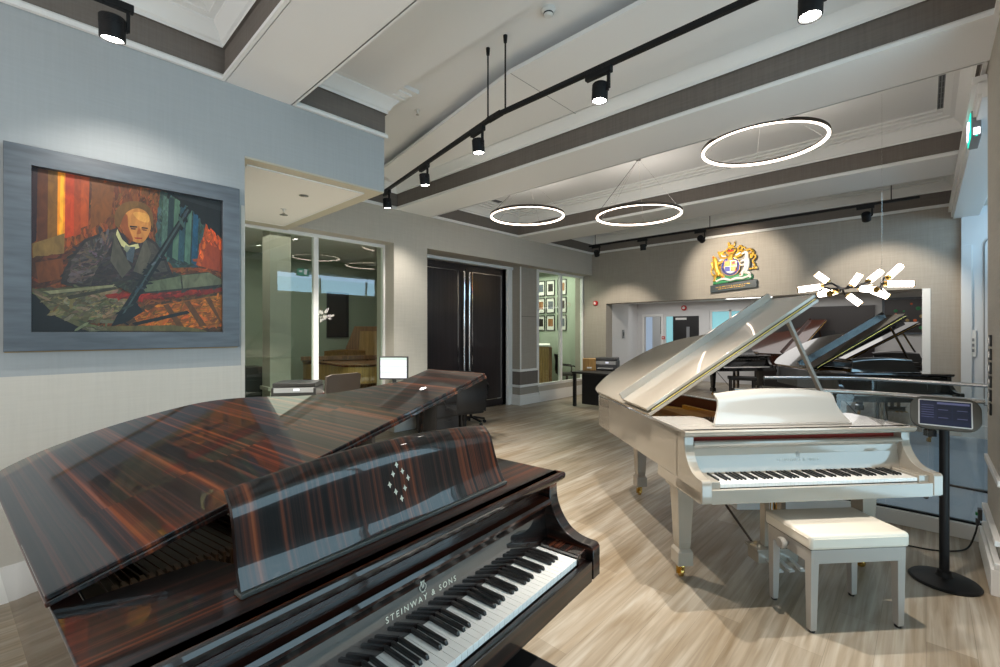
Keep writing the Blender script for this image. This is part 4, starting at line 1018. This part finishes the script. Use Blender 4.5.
# the spotlight over the painting hangs from its own ceiling mount
t, p = head('large looking spotlight above the framed painting, near the top left', -3.17, .33, (-3.62, .45, 0), None, (0, 1), drop=.15, s=1.05)
MB().tube([(0, 0, -.02), (0, 0, .637)], .016, 12).build('ceiling_stem', 'blackm', t)
spot('spot_lamp', p, (-3.95, .55, 1.95), 34, 100, .8, (1, .92, .82), .03)

# ------------------------------------------------------------------ branching chandelier above the stair
CH = thing('chandelier', 'branching black chandelier with glowing glass tubes above the stair railing', 'chandelier', (-.50, 5.8, 2.04))
def chp(u, v, dy=0):            # layout coordinates (0.14 px steps) -> metres in the chandelier's frame, turned to face the room's long diagonal
    r = (u - 447) * .00122; return (r * .75 - dy * .66, r * .66 + dy * .75, (222 - v) * .00128)
m = MB()
for pts in ([(120, 236), (180, 238), (260, 228), (380, 222), (450, 205), (530, 172)], [(160, 205), (205, 190), (250, 212), (330, 224), (400, 222)], [(380, 218), (470, 215), (560, 226), (640, 210), (660, 170), (690, 140)],
            [(160, 215), (200, 235), (180, 262)], [(330, 228), (352, 255), (364, 275)], [(480, 216), (530, 235), (560, 250)], [(655, 190), (680, 192)], [(400, 215), (392, 200)], [(470, 215), (470, 235)], [(640, 210), (650, 235), (690, 250)], [(300, 226), (290, 250)]):
    k = len(pts); m.tube(crom([chp(u, v, .05 * math.sin(u * .02)) for u, v in pts], 5), .010, 8)
m.build('branch', 'blackm', CH)
for (u0, v0, u1, v1, d0, d1) in ((205, 175, 130, 105, .0, .04), (395, 205, 435, 118, .0, -.05), (530, 172, 650, 92, .0, .03), (690, 142, 805, 48, .0, .02), (665, 192, 825, 200, .0, -.10), (362, 278, 430, 355, .0, -.06), (155, 212, 0, 232, .0, .08),
                         (175, 250, 150, 275, .0, -.12), (300, 246, 345, 240, .05, .2), (470, 230, 478, 250, .0, -.18), (550, 240, 655, 295, .0, -.05), (650, 235, 740, 285, .05, .1), (590, 215, 660, 215, .05, .22), (285, 250, 240, 262, .04, .2)):
    a, b = Vector(chp(u0, v0, d0)), Vector(chp(u1, v1, d1)); d = (b - a)
    tb_ = MB().tube([a + d * .08, b], .030, 14).build('glass_tube', 'tubeglow', CH)
    MB().tube([a - d * .05, a + d * .1], .026, 12).build('tube_socket', 'brass', tb_); MB().tube([b - d.normalized() * .004, b + d.normalized() * .006], .030, 14).build('tube_cap', 'brass', tb_)
for u in (640,): MB().tube([chp(u, 215), (chp(u, 215)[0], chp(u, 215)[1], 1.95)], .0009, 5).build('suspension_wire', 'steel', CH)

# ------------------------------------------------------------------ ceiling fittings
t = thing('smoke_detector', 'white round smoke detector on the ceiling beside the raft', 'smoke detector', (-2.06, 2.71, 4.02))
MB().lathe([(.052, 0), (.052, -.018), (.044, -.024), (.036, -.030), (.036, -.048), (.024, -.058), (0, -.060)], n=28).build('body', 'plastic_w', t)
MB().lathe([(.0375, -.034), (.0375, -.044)], n=28).build('vent_ring', 'plastic', t)
def sprinkler(label, x, y, z, g=None):
    t = thing('sprinkler', label, 'sprinkler', (x, y, z), 0, g)
    MB().lathe([(.035, 0), (.034, -.004), (.012, -.006), (.010, -.03), (.004, -.034)], n=18).build('rosette', 'plastic_w', t)
    MB().lathe([(.0, -.048), (.018, -.048), (.018, -.05), (0, -.05)], n=14).tube([(.008, 0, -.028), (.008, 0, -.049)], .002, 5).tube([(-.008, 0, -.028), (-.008, 0, -.049)], .002, 5).build('deflector', 'steel', t)
sprinkler('small sprinkler on the ceiling right of the alcove header', -4.05, 2.97, 4.02)
sprinkler('small sprinkler in the cream alcove ceiling above the window', -5.26, 2.02, 2.978)
def downlight(label, x, y, z):
    t = thing('downlight', label, 'downlight', (x, y, z), 0, 'alcove downlights')
    MB().lathe([(.045, 0), (.045, -.004), (.034, -.004), (.030, .0)], n=20).build('rim', 'steel', t)
    MB().lathe([(.029, -.001), (0, -.0015)], n=20).build('lamp', 'plastic', t)
downlight('recessed alcove downlight nearest the header edge', -4.59, 1.96, 2.978); downlight('recessed alcove downlight nearest the window', -5.52, 2.12, 2.978)
def slotvent(label, x0, x1, y0, y1, z):
    t = thing('slot_vent', label, 'air vent', ((x0 + x1) / 2, (y0 + y1) / 2, z))
    w, d = (x1 - x0) / 2, (y1 - y0) / 2
    MB().box(-w, w, -d, d, -.004, 0).build('backing', 'plastic', t, smooth=0)
    m = MB()
    if w < d:
        for i in range(3): m.box(-w + i * (w - .004), -w + i * (w - .004) + .008, -d, d, -.009, -.003)
        for i in range(8): m.box(-w, w, -d + i * 2 * d / 7 - .003, -d + i * 2 * d / 7 + .003, -.009, -.003)
    else:
        for i in range(3): m.box(-w, w, -d + i * (d - .004), -d + i * (d - .004) + .008, -.009, -.003)
    m.build('slats', 'plastic_g', t, smooth=0)
slotvent('dark slot air vent in the ring bay ceiling by the right wall', .085, .135, 5.70, 6.70, 3.976)
slotvent('short dark slot vent at the corner of the alcove header cornice', -4.13, -3.99, 2.58, 2.66, 4.02)
slotvent('thin slot vent high in the cornice above the doors', -5.80, -5.70, 5.4, 6.1, 4.0)
slotvent('white access vent in the crest bay ceiling', -.5, -.05, 8.9, 9.3, 4.0)

# exit sign, alarms, switches
t = thing('exit_sign', 'green lit exit sign box fixed to the right wall lintel', 'exit sign', (.272, 5.38, 3.20))
MB().box(0, .058, 0, .36, 0, .22).build('housing', 'plastic_g', t, smooth=0, bevel=.004)
g = MB().box(-.006, .002, .015, .345, .012, .208).build('panel', 'green_sign', t, smooth=0)
m = MB()
fx2 = lambda p, q, r: (r, p, q)
m.prism([(.06, .10), (.13, .10), (.13, .08), (.18, .125), (.13, .17), (.13, .15), (.06, .15)], -.012, -.007, fx2)
m.box(-.012, -.007, .215, .30, .05, .20)
m.build('pictogram', 'sign_lit', g, smooth=0)
MB().box(.012, .05, -.004, .004, .02, .075).build('lamp_window', 'sign_lit', t, smooth=0)
MB().box(.024, .036, -.004, .004, .004, .014).build('indicator', 'green_sign', t, smooth=0)
def alarm(label, loc, rz, s=.05):
    t = thing('fire_alarm', label, 'fire alarm', loc, rz, 'red fire alarm sounders')
    MB().lathe([(s, 0), (s * 1.02, .02), (s, .045), (s * .8, .06), (s * .62, .062)], n=28, axis=(0, -1, 0)).build('sounder', 'red', t)
    MB().lathe([(s * .6, .058), (s * .5, .068), (0, .07)], n=24, axis=(0, -1, 0)).build('strobe', 'plastic_w', t)
alarm('red fire alarm sounder at the corner beside the crest wall window', (-6.0, 9.85, 2.30), 0, .06)
alarm('red fire alarm sounder in the far room above the black door', (-5.8, 15.0, 2.37), 0, .085)
t = thing('call_point', 'small red fire call point by the far white doorway', 'call point', (-6.50, 15.0, 1.33))
MB().box(-.05, .05, -.04, 0, 0, .1).build('box', 'red', t, smooth=0, bevel=.005); MB().box(-.025, .025, -.044, -.038, .03, .07).build('glass_plate', 'plastic_w', t, smooth=0)
t = thing('light_switch', 'grey switch on the white wall panel left of the opening', 'switch', (-5.72, 10.7, 1.42), PI / 2)
MB().box(-.05, .05, -.02, 0, 0, .22).build('plate', 'plastic_g', t, smooth=0, bevel=.004); MB().box(-.02, .02, -.028, -.018, .06, .16).build('rocker', 'plastic', t, smooth=0)
t = thing('wall_controller', 'slim white control unit on the pale bay panel at right', 'controller', (.505, 9.78, 1.22))
MB().box(-.05, .04, -.03, 0, 0, .40).build('body', 'plastic_w', t, smooth=0, bevel=.006)
for z in (.07, .15, .23): MB().box(-.03, .02, -.036, -.028, z, z + .045).build('button', 'plastic_g', t, smooth=0)
MB().box(-.012, .006, -.015, 0, .40, 1.6).build('cable_cover', 'plastic_w', t, smooth=0)
for i in range(6):
    z = 1.02 + i * .095
    t = thing('switch_plate', ('black switch plate on the right pier edge, %s of the column' % ('lowest', 'second from bottom', 'third from bottom', 'third from top', 'second from top', 'topmost')[i]), 'switch', (XR, 4.62, z), 0, 'switch plates on the right pier')
    MB().box(-.012, 0, -.045, .045, 0, .08).build('plate', 'black', t, smooth=0, bevel=.003); MB().box(-.018, -.01, -.015, .015, .02, .06).build('rocker', 'steel', t, smooth=0)

# ------------------------------------------------------------------ glass balustrades around the stair
NR = crom([(-1.27, 4.44, 0), (-.92, 4.76, 0), (-.62, 4.95, 0), (-.35, 5.02, 0), (-.08, 5.04, 0), (.328, 5.04, 0)], 5)
FR = crom([(-1.36, 5.87, 0), (-.97, 6.23, 0), (-.55, 6.52, 0), (-.13, 6.56, 0), (.22, 6.53, 0), (.55, 6.48, 0)], 5)
def strip(mb, path, z0, z1, th):
    L = []
    k = len(path)
    for i, p in enumerate(path):
        t = (Vector(path[min(i + 1, k - 1)]) - Vector(path[max(i - 1, 0)])).normalized(); n = Vector((-t.y, t.x, 0)) * th / 2
        L.append([mb.bm.verts.new((p[0] + a * n.x, p[1] + a * n.y, z)) for a, z in ((-1, z0), (1, z0), (1, z1), (-1, z1))])
    for a, b in zip(L, L[1:]):
        for j in range(4): mb.face([a[j], a[(j + 1) % 4], b[(j + 1) % 4], b[j]])
    mb.face(L[0][::-1]); mb.face(L[-1]); return mb
for path, lb, curb in ((NR, 'curved glass stair railing just behind the white piano', True), (FR, 'curved glass stair railing in front of the black piano', False)):
    t = thing('glass_railing', lb, 'railing')
    if curb: strip(MB(), path, 0, .112, .11).build('curb', 'white', t, smooth=40)
    strip(MB(), path, .112 if curb else 0, .128 if curb else .03, .03).build('base_channel', 'blackm', t, smooth=40)
    k = len(path)
    for a, b in ((0, k // 3), (k // 3, 2 * k // 3), (2 * k // 3, k - 1)):
        sub = [Vector(p) for p in path[a:b + 1]]
        sub[0] = sub[0].lerp(sub[1], .06); sub[-1] = sub[-1].lerp(sub[-2], .06)
        strip(MB(), sub, .12 if curb else .02, 1.045, .014).build('glass_panel', 'balglass', t, smooth=40)
    MB().tube([(p[0], p[1], 1.065) for p in path], .020, 14).build('handrail', 'steel', t)
    if curb:
        q = path[-5]
        MB().lathe([(.018, -.02), (.018, .02)], (q[0], q[1], .26), 14, (0, 1, 0)).build('glass_fixing', 'chrome', t)
cp_ = [(p[0], p[1] + .055) for p in NR] + [(.328, 5.2), (1.18, 5.2), (1.18, 6.45)] + [(p[0], p[1]) for p in FR[::-1]]
struct(MB().prism(cp_, 0, .012).build('floor_landing', 'carpet', smooth=0))
struct(MB().box(-1.0, 1.18, 6.62, 9.73, 0, .012).build('floor_carpet', 'carpet', smooth=0))

# ------------------------------------------------------------------ desk by the inner window and what stands on it
t = thing('office_desk', 'long pale topped desk below the inner room window', 'desk', (-5.67, 3.25, 0))
MB().box(-.42, .42, -1.85, 1.55, .72, .75).build('desk_top', 'desktop', t, smooth=0, bevel=.004)
for y in (-1.78, -.1, 1.46): MB().box(-.38, .38, y, y + .05, 0, .72).build('desk_leg', 'deskdark', t, smooth=0, bevel=.003)
MB().box(-.40, -.38, -1.7, 1.45, .25, .72).build('modesty_panel', 'deskdark', t, smooth=0)
pd = MB().box(-.1, .40, .95, 1.40, .08, .70).build('drawer_pedestal', 'deskdark', t, smooth=0, bevel=.004)
for z in (.12, .32, .52): MB().box(.39, .405, .97, 1.38, z, z + .17).tube([(.42, 1.1, z + .12), (.42, 1.25, z + .12)], .005, 6).build('drawer', 'plastic', pd, smooth=0)
def monitor(label, loc, rz):
    t = thing('computer_monitor', label, 'monitor', loc, rz)
    MB().prism(rrect(.24, .16, .03, 4), 0, .012).build('stand_base', 'plastic', t)
    MB().box(-.03, .03, .01, .035, .01, .16).build('stand_neck', 'plastic', t, smooth=0, bevel=.003)
    b = MB().box(-.225, .225, -.025, .02, .10, .46).build('panel', 'plastic', t, smooth=0, bevel=.006)
    s = MB().box(-.205, .205, -.027, -.02, .125, .44).build('screen', 'screen_white', b, smooth=0)
    m = MB(); m.setm(0).box(-.205, .205, -.0285, -.026, .40, .44).box(-.205, .205, -.0285, -.026, .30, .315).box(-.205, .205, -.0285, -.026, .21, .222); m.setm(1)
    for i in range(9): m.box(-.19, random.uniform(-.05, .16), -.0285, -.026, .15 + i * .017, .153 + i * .017)
    m.build('screen_bands', ['screen_green', 'plastic_g'], s, smooth=0)
    return t
monitor('lit computer monitor on the pale desk left of the dark doors', (-6.02, 3.97, .75), .72)
def printer(label, loc, rz, w=.52, mt='plastic', hs=1.0):
    t = thing('printer', label, 'printer', loc, rz); t.scale = (1, 1, hs)
    MB().box(-w / 2, w / 2, -.20, .20, 0, .13).build('body', mt, t, smooth=0, bevel=.012)
    MB().box(-w / 2 + .01, w / 2 - .01, -.19, .19, .132, .172).build('scanner_lid', mt, t, smooth=0, bevel=.01)
    MB().box(-w / 2 + .08, w / 2 - .08, -.30, -.18, .02, .035).build('paper_tray', 'plastic_g', t, smooth=0, bevel=.003)
    p = MB().prism([(-.205, .08), (-.20, .125), (-.17, .131), (-.17, .08)], -w / 2 + .03, w / 2 - .03, lambda a, b, r: (r, a, b)).build('control_panel', 'plastic_g', t, smooth=0)
    MB().box(.0, .07, -.207, -.198, .095, .118).build('display', 'screen_white', p, smooth=0)
    return t
printer('dark flat printer on the pale desk below the inner window', (-5.78, 2.40, .75), .9, mt='black', hs=1.25)
t = thing('paper_stack', 'small stack of pinkish papers beside the dark printer', 'papers', (-5.80, 2.93, .75), .4)
for i in range(4): MB().box(-.11, .11, -.15, .15, i * .012, i * .012 + .011).build('sheaf', ('plastic_w', 'screen_tile', 'plastic_w', 'mountw')[i] if i != 2 else 'cred', t, smooth=0)
t = thing('speaker_box', 'little white box with a grille on the pale desk', 'box', (-6.05, 3.30, .75), .7)
MB().box(-.07, .07, -.05, .05, 0, .15).build('body', 'plastic_w', t, smooth=0, bevel=.006); MB().lathe([(.04, 0), (.04, .004), (.0, .006)], (0, -.05, .07), 18, (0, -1, 0)).build('grille', 'plastic_g', t)
t = thing('keyboard', 'white keyboard lying in front of the lit monitor', 'keyboard', (-5.70, 3.86, .75), .72)
MB().box(-.21, .21, -.065, .065, 0, .016).build('tray', 'plastic_g', t, smooth=0, bevel=.004)
m = MB()
for r_ in range(4):
    for k in range(13): m.box(-.2 + k * .031, -.2 + k * .031 + .026, -.055 + r_ * .029, -.055 + r_ * .029 + .024, .015, .022)
m.build('keys', 'plastic_w', t, smooth=0)
t = thing('computer_mouse', 'white mouse near the front edge of the pale desk', 'mouse', (-5.62, 3.5, .75), .5)
MB().lathe([(.032, 0), (.034, .01), (.026, .024), (.0, .030)], n=18).build('shell', 'plastic_w', t); MB().box(-.003, .003, .008, .022, .026, .031).build('wheel', 'plastic', t, smooth=0)
def chair(label, loc, rz, mt, hb=1.02, group=None):
    t = thing('office_chair', label, 'chair', loc, rz, group)
    sp = MB().prism(rrect(.46, .46, .08, 4), .43, .50).build('seat', mt, t, bevel=.012)
    pr = crom([(.225, .48), (.245, .62), (.235, .80), (.27, hb)], 6)
    bk = pr + [(p[0] + .035, p[1]) for p in pr[::-1]]
    m = MB(); n = 8; L = []
    for i in range(n + 1):
        x = -.22 + .44 * i / n; c = -.05 * (1 - (2 * i / n - 1) ** 2)
        L.append([m.bm.verts.new((x, p[0] - c - .05 + .04, p[1] - (.02 if i in (0, n) else 0))) for p in bk])
    k = len(bk)
    for a, b in zip(L, L[1:]):
        for j in range(k): m.face([a[j], a[(j + 1) % k], b[(j + 1) % k], b[j]])
    m.face(L[0][::-1]); m.face(L[-1])
    m.build('backrest', mt, t, smooth=50)
    for s in (-1, 1): MB().tube(crom([(s * .24, .18, .72), (s * .25, 0, .70), (s * .25, -.16, .68), (s * .24, -.18, .55), (s * .2, -.14, .46)], 4), .018, 8).build('armrest', 'blackm', t)
    MB().lathe([(.025, .12), (.025, .30), (.035, .30), (.035, .43)], n=14).build('gas_post', 'blackm', t)
    for i in range(5):
        a = 2 * PI * i / 5 + .3
        l = MB().bar((0, 0, .13), (.26 * math.cos(a), .26 * math.sin(a), .075), .035, .03).build('leg', 'blackm', t, smooth=0, bevel=.004)
        MB().lathe([(.026, -.018), (.028, 0), (.026, .018)], (.26 * math.cos(a), .26 * math.sin(a), .028), 12, (-math.sin(a), math.cos(a), 0)).bar((.26 * math.cos(a), .26 * math.sin(a), .03), (.26 * math.cos(a), .26 * math.sin(a), .075), .012, .012).build('caster', 'rubber', l)
    return t
chair('dark brown desk chair between the printer and the lit monitor', (-5.0, 2.42, 0), -PI / 2 + .15, 'brownleather', 1.13)
chair('black desk chair in front of the dark double doors', (-4.88, 4.42, 0), -PI / 2 - .35, 'leather', .93)
chair('black chair partly hidden at the end of the pale desk', (-5.72, 5.32, 0), PI + .3, 'leather', .94)

# right desk beyond the white piano
t = thing('black_desk', 'black desk behind the white piano tail near the crest wall', 'desk', (-4.7, 8.75, 0))
MB().box(-.82, .82, -.68, .68, .70, .74).build('desk_top', 'deskdark', t, smooth=0, bevel=.003)
for x, y in ((-.80, -.66), (.74, -.66), (-.80, .60), (.74, .60)): MB().box(x, x + .06, y, y + .06, 0, .70).build('desk_leg', 'black', t, smooth=0, bevel=.003)
MB().box(-.62, .74, -.58, -.56, .06, .70).build('modesty_panel', 'black', t, smooth=0)
printer('black printer with raised scanner on the black desk', (-5.20, 9.0, .74), .35, .50, hs=1.6)
t = thing('cardboard_file', 'tan file box leaning at the left end of the black desk', 'file box', (-5.38, 8.55, .74), .6)
MB().prism([(-.04, 0), (.06, 0), (.02, .27), (-.08, .26)], -.14, .14, lambda p, q, r: (r, p, q)).build('body', 'wood_lt', t, smooth=0, bevel=.004); MB().box(-.05, .05, -.06, -.03, .05, .08).build('label_holder', 'mountw', t, smooth=0)
t = thing('desk_phone', 'black desk phone beside the black printer', 'phone', (-4.60, 8.75, .74), .3)
MB().prism([(-.1, 0), (.1, 0), (.1, .09), (-.1, .03)], -.1, .1, lambda p, q, r: (r, p, q)).build('base', 'plastic', t, smooth=0, bevel=.005)
MB().tube(crom([(-.07, -.09, .07), (-.075, -.02, .085), (-.07, .08, .13)], 4), [.022] * 4 + [.016] * 4 + [.022], 8).build('handset', 'plastic', t)
m = MB()
for i in range(3):
    for j in range(4): m.box(-.01 + i * .03, .012 + i * .03, -.07 + j * .03, -.05 + j * .03, .035 + j * .009, .050 + j * .009)
m.build('buttons', 'plastic_g', t, smooth=0)
t = thing('flower_vase', 'small vase of orange and red flowers on the black desk', 'flowers', (-4.30, 9.0, .74))
MB().lathe([(.03, 0), (.045, .05), (.03, .12), (.035, .14)], n=18).build('vase', 'plastic_g', t)
for i, (x, y, z, c_) in enumerate(((-.05, 0, .25, 'flower_o'), (.02, .04, .28, 'red'), (.08, -.02, .24, 'flower_o'), (.0, -.05, .22, 'red'), (-.09, .03, .22, 'red'))):
    s_ = MB().tube([(0, 0, .1), (x * .6, y * .6, .18), (x, y, z)], .003, 5).build('stem', 'cgreen', t)
    MB().lathe([(.005, -.01), (.025, 0), (.032, .015), (.018, .028), (.0, .022)], (x, y, z), 10, (x * 2, y * 2, .3)).build('blossom', c_, s_)

# ------------------------------------------------------------------ inner room seen through the window by the pilaster
FRAMES = []
for c_, x in enumerate((-8.17, -7.82, -7.42)):
    for r_, (z, hh) in enumerate(((1.62, .44), (2.12, .44), (2.62, .44))): FRAMES.append((x, z, hh, c_, r_))
for x, z, hh, c_, r_ in FRAMES:
    rn = ('bottom', 'middle', 'top')[r_]; cn = ('left', 'centre', 'right')[c_]
    t = thing('framed_print', 'black framed print on the inner room wall, %s row, %s column' % (rn, cn), 'framed print', (x, 10.4, z), 0, 'framed prints in the inner room')
    MB().frame(-.15, .15, 0, hh, .02, -.03, 0).build('frame', 'black', t, smooth=0)
    MB().box(-.135, .135, -.012, -.004, .015, hh - .015).build('mount', 'mountw', t, smooth=0)
    MB().box(-.085, .085, -.015, -.01, .12, hh - .10).build('print', ('far_dark', 'wood_br', 'frame_blue')[(c_ + r_) % 3], t, smooth=0)
t = thing('upright_piano', 'light wood upright piano standing behind the pilaster window', 'piano', (-7.55, 9.42, 0), -.92)
MB().box(-.7, .7, .0, .32, 0, 1.22).build('case', 'wood_lt', t, smooth=0, bevel=.006)
MB().box(-.73, .73, -.03, .35, 1.22, 1.26).build('lid', 'soffit', t, smooth=0, bevel=.004)
MB().box(-.7, .7, -.32, .02, .60, .68).build('keybed', 'wood_lt', t, smooth=0, bevel=.004)
MB().box(-.6, .6, -.30, -.1, .68, .70).build('keyboard', 'ivory', t, smooth=0)
for x in (-.66, .58): MB().box(x, x + .08, -.30, -.22, 0, .6).build('leg', 'wood_lt', t, smooth=0, bevel=.004)
for x in (-.5, -.2, .1, .4): MB().box(x, x + .09, .32, .40, .05, 1.18).build('back_post', 'wood_br', t, smooth=0)
for z in (.25, .45, .65, .85): MB().bar((-.62, -.01, z), (.62, -.01, z + .22), .02, .05).build('panel_slat', 'gilt', t, smooth=0)
chair('black chair in the inner room behind the pilaster window', (-6.96, 9.97, 0), 2.4, 'leather', 1.0)

# inner room seen through the window behind the pale desk
t = thing('upright_piano', 'brown upright piano in the inner room behind the lit monitor', 'piano', (-9.75, 5.75, 0), 1.05)
MB().prism([(-.62, 0), (.62, 0), (.55, 1.2), (.35, 1.72), (-.35, 1.72), (-.55, 1.2)], 0, .35, lambda p, q, r: (p, r, q)).build('case', 'wood_br', t, smooth=0, bevel=.006)
MB().box(-.7, .7, -.34, .02, .62, .72).build('keybed', 'wood_br', t, smooth=0, bevel=.004); MB().box(-.6, .6, -.32, -.1, .72, .74).build('keyboard', 'ivory', t, smooth=0)
for x in (-.62, .54): MB().box(x, x + .08, -.32, -.24, 0, .62).build('leg', 'wood_br', t, smooth=0)
MB().prism([(-.28, .9), (.28, .9), (.22, 1.6), (-.22, 1.6)], -.02, .0, lambda p, q, r: (p, r, q)).build('front_panel', 'wood_lt', t, smooth=0)
grand_piano('grand_piano', 'light brown grand piano in the inner room behind the pale desk', (-8.72, 5.35, 0), -2.03, dict(case='wood_lt', top='wood_lt', lid='wood_br', desk='wood_lt', fall='wood_br', leg='wood_br'), .0, .60, .42, keys=False)
t = thing('storage_cabinet', 'low dark cabinet in the inner room left of the white column', 'cabinet', (-8.6, 2.2, 0), -PI / 2)
MB().box(-.6, .6, 0, .4, .05, 1.0).build('body', 'deskdark', t, smooth=0, bevel=.004)
for x in (-.58, .01): d_ = MB().box(x, x + .57, -.015, .002, .08, .97).build('door', 'plastic', t, smooth=0, bevel=.003); MB().tube([(x + .3, -.03, .5), (x + .3, -.03, .6)], .006, 6).build('handle', 'steel', d_)
t = thing('framed_print', 'dark framed poster on the inner room wall between the ring reflections', 'framed print', (-10.48, 5.3, 1.45), PI / 2)
MB().frame(-.28, .28, 0, 1.1, .05, -.03, 0).build('frame', 'black', t, smooth=0); MB().box(-.25, .25, -.012, 0, .05, 1.05).build('print', 'far_dark', t, smooth=0)

# ------------------------------------------------------------------ far room furnishings
t = thing('framed_painting', 'dark framed floral picture on the far room wall at right', 'painting', (-.19, 15.0, 1.52))
MB().frame(-.62, .62, 0, .92, .05, -.05, 0).build('frame', 'frame_blue', t, smooth=0); cvb = MB().box(-.57, .57, -.02, 0, .05, .87).build('canvas', 'far_dark', t, smooth=0)
m = MB()
for i in range(16):
    x, z = random.uniform(-.45, .45), random.uniform(.12, .78); m.setm(i % 3).lathe([(random.uniform(.03, .07), -.004), (0, .004)], (x, -.022, z), 9, (0, -1, 0))
m.build('flowers', ['flower_o', 'cgreen', 'gilt'], cvb, smooth=0)
def strip_lamp(label, x, y, L=1.2, rz=0):
    t = thing('strip_light', label, 'ceiling light', (x, y, ZF), rz, 'far room strip lights')
    MB().box(-L / 2, L / 2, -.05, .05, -.03, 0).build('housing', 'plastic_w', t, smooth=0); MB().box(-L / 2 + .02, L / 2 - .02, -.042, .042, -.036, -.028).build('diffuser', 'strip', t, smooth=0)
strip_lamp('far strip light above the black door, leftmost on the far ceiling', -5.0, 13.5)
strip_lamp('far strip light seen just left of the raised white lid', -3.55, 12.8)
strip_lamp('far strip light closest under the crest', -3.6, 13.9)
strip_lamp('far strip light behind the branching chandelier', -.75, 12.3)
t = thing('framed_print', 'dark framed print inside the far doorway', 'framed print', (-7.35, 17.4, 1.5))
MB().frame(-.3, .3, 0, .9, .05, -.04, 0).build('frame', 'black', t, smooth=0); MB().box(-.26, .26, -.015, 0, .04, .86).build('print', 'frame_blue', t, smooth=0)
t = thing('piano_bench', 'black stool by the farthest black piano', 'stool', (-3.25, 12.0, 0), .4)
MB().box(-.3, .3, -.18, .18, .42, .50).build('seat', 'leather', t, bevel=.015)
for x in (-.27, .23):
    for y in (-.15, .11): MB().box(x, x + .04, y, y + .04, 0, .42).build('leg', 'black', t, smooth=0)

# ------------------------------------------------------------------ light
area('daylight_front', (1.32, 1.86, 1.76), (-3, 1.86, 1.76), 160, 4.3, 3.1, (.62, .80, 1.0))
area('daylight_bay', (1.34, 7.3, 3.1), (-.9, 7.3, 1.3), 60, 4.6, .7, (.50, .74, 1.0))
area('rear_fill', (-1.8, -3.4, 1.5), (-1.8, 2.2, 4.0), 95, 3.5, 2.2, (1, .97, .93))  # added fill behind the view, no fitting; lifts ceiling and beam faces
area('far_room_light', (-4.2, 13.0, 2.5), (-4.2, 13.0, 0), 80, 6, 3, (1, .97, .94))
area('far_room_light', (-.4, 12.8, 2.5), (-.4, 12.8, 0), 16, 3, 3, (1, .97, .94))
area('inner_light', (-8.2, 3.6, 3.2), (-8.2, 3.6, 0), 34, 2, 4, (1, .93, .8))
area('inner_light', (-7.8, 9.0, 3.2), (-7.8, 9.0, 0), 85, 2, 2.4, (1, .95, .82))
area('inner_light', (-7, 16.3, 2.5), (-7, 16.3, 0), 15, 1.5, 1.5, (1, .95, .85))
for x, y, pw in ((-4.59, 1.96, 60), (-5.52, 2.12, 55), (-5.5, 4.0, 16)):
    spot('alcove_lamp', (x, y, 2.95 if y < 2.5 else 3.35), (x - .3, y + .1, 0), pw * 5, 110, .8, (1, .93, .82), .05)
for x, y, z in ((-4.50, 5.38, 3.43), (-2.90, 5.86, 3.25), (-1.21, 5.30, 3.57)):   # added fill lights aimed up from the rings to brighten the coffer
    area('ceiling_fill', (x, y, z), (x, y, 5), 4.5, .9, .9, (1, .93, .84))

w = bpy.data.worlds.new('world'); bpy.context.scene.world = w; w.use_nodes = True
bg = w.node_tree.nodes['Background']; bg.inputs[0].default_value = (.62, .78, 1.0, 1); bg.inputs[1].default_value = .45
sc = bpy.context.scene
sc.view_settings.view_transform = 'Standard'; sc.view_settings.look = 'None'; sc.view_settings.gamma = 1; sc.view_settings.use_curve_mapping = False
sc.view_settings.exposure = .16
sc.cycles.max_bounces = 8; sc.cycles.diffuse_bounces = 4; sc.cycles.glossy_bounces = 5; sc.cycles.transparent_max_bounces = 12
sc.cycles.sample_clamp_indirect = 4; sc.cycles.caustics_reflective = False; sc.cycles.caustics_refractive = False; sc.cycles.blur_glossy = .5
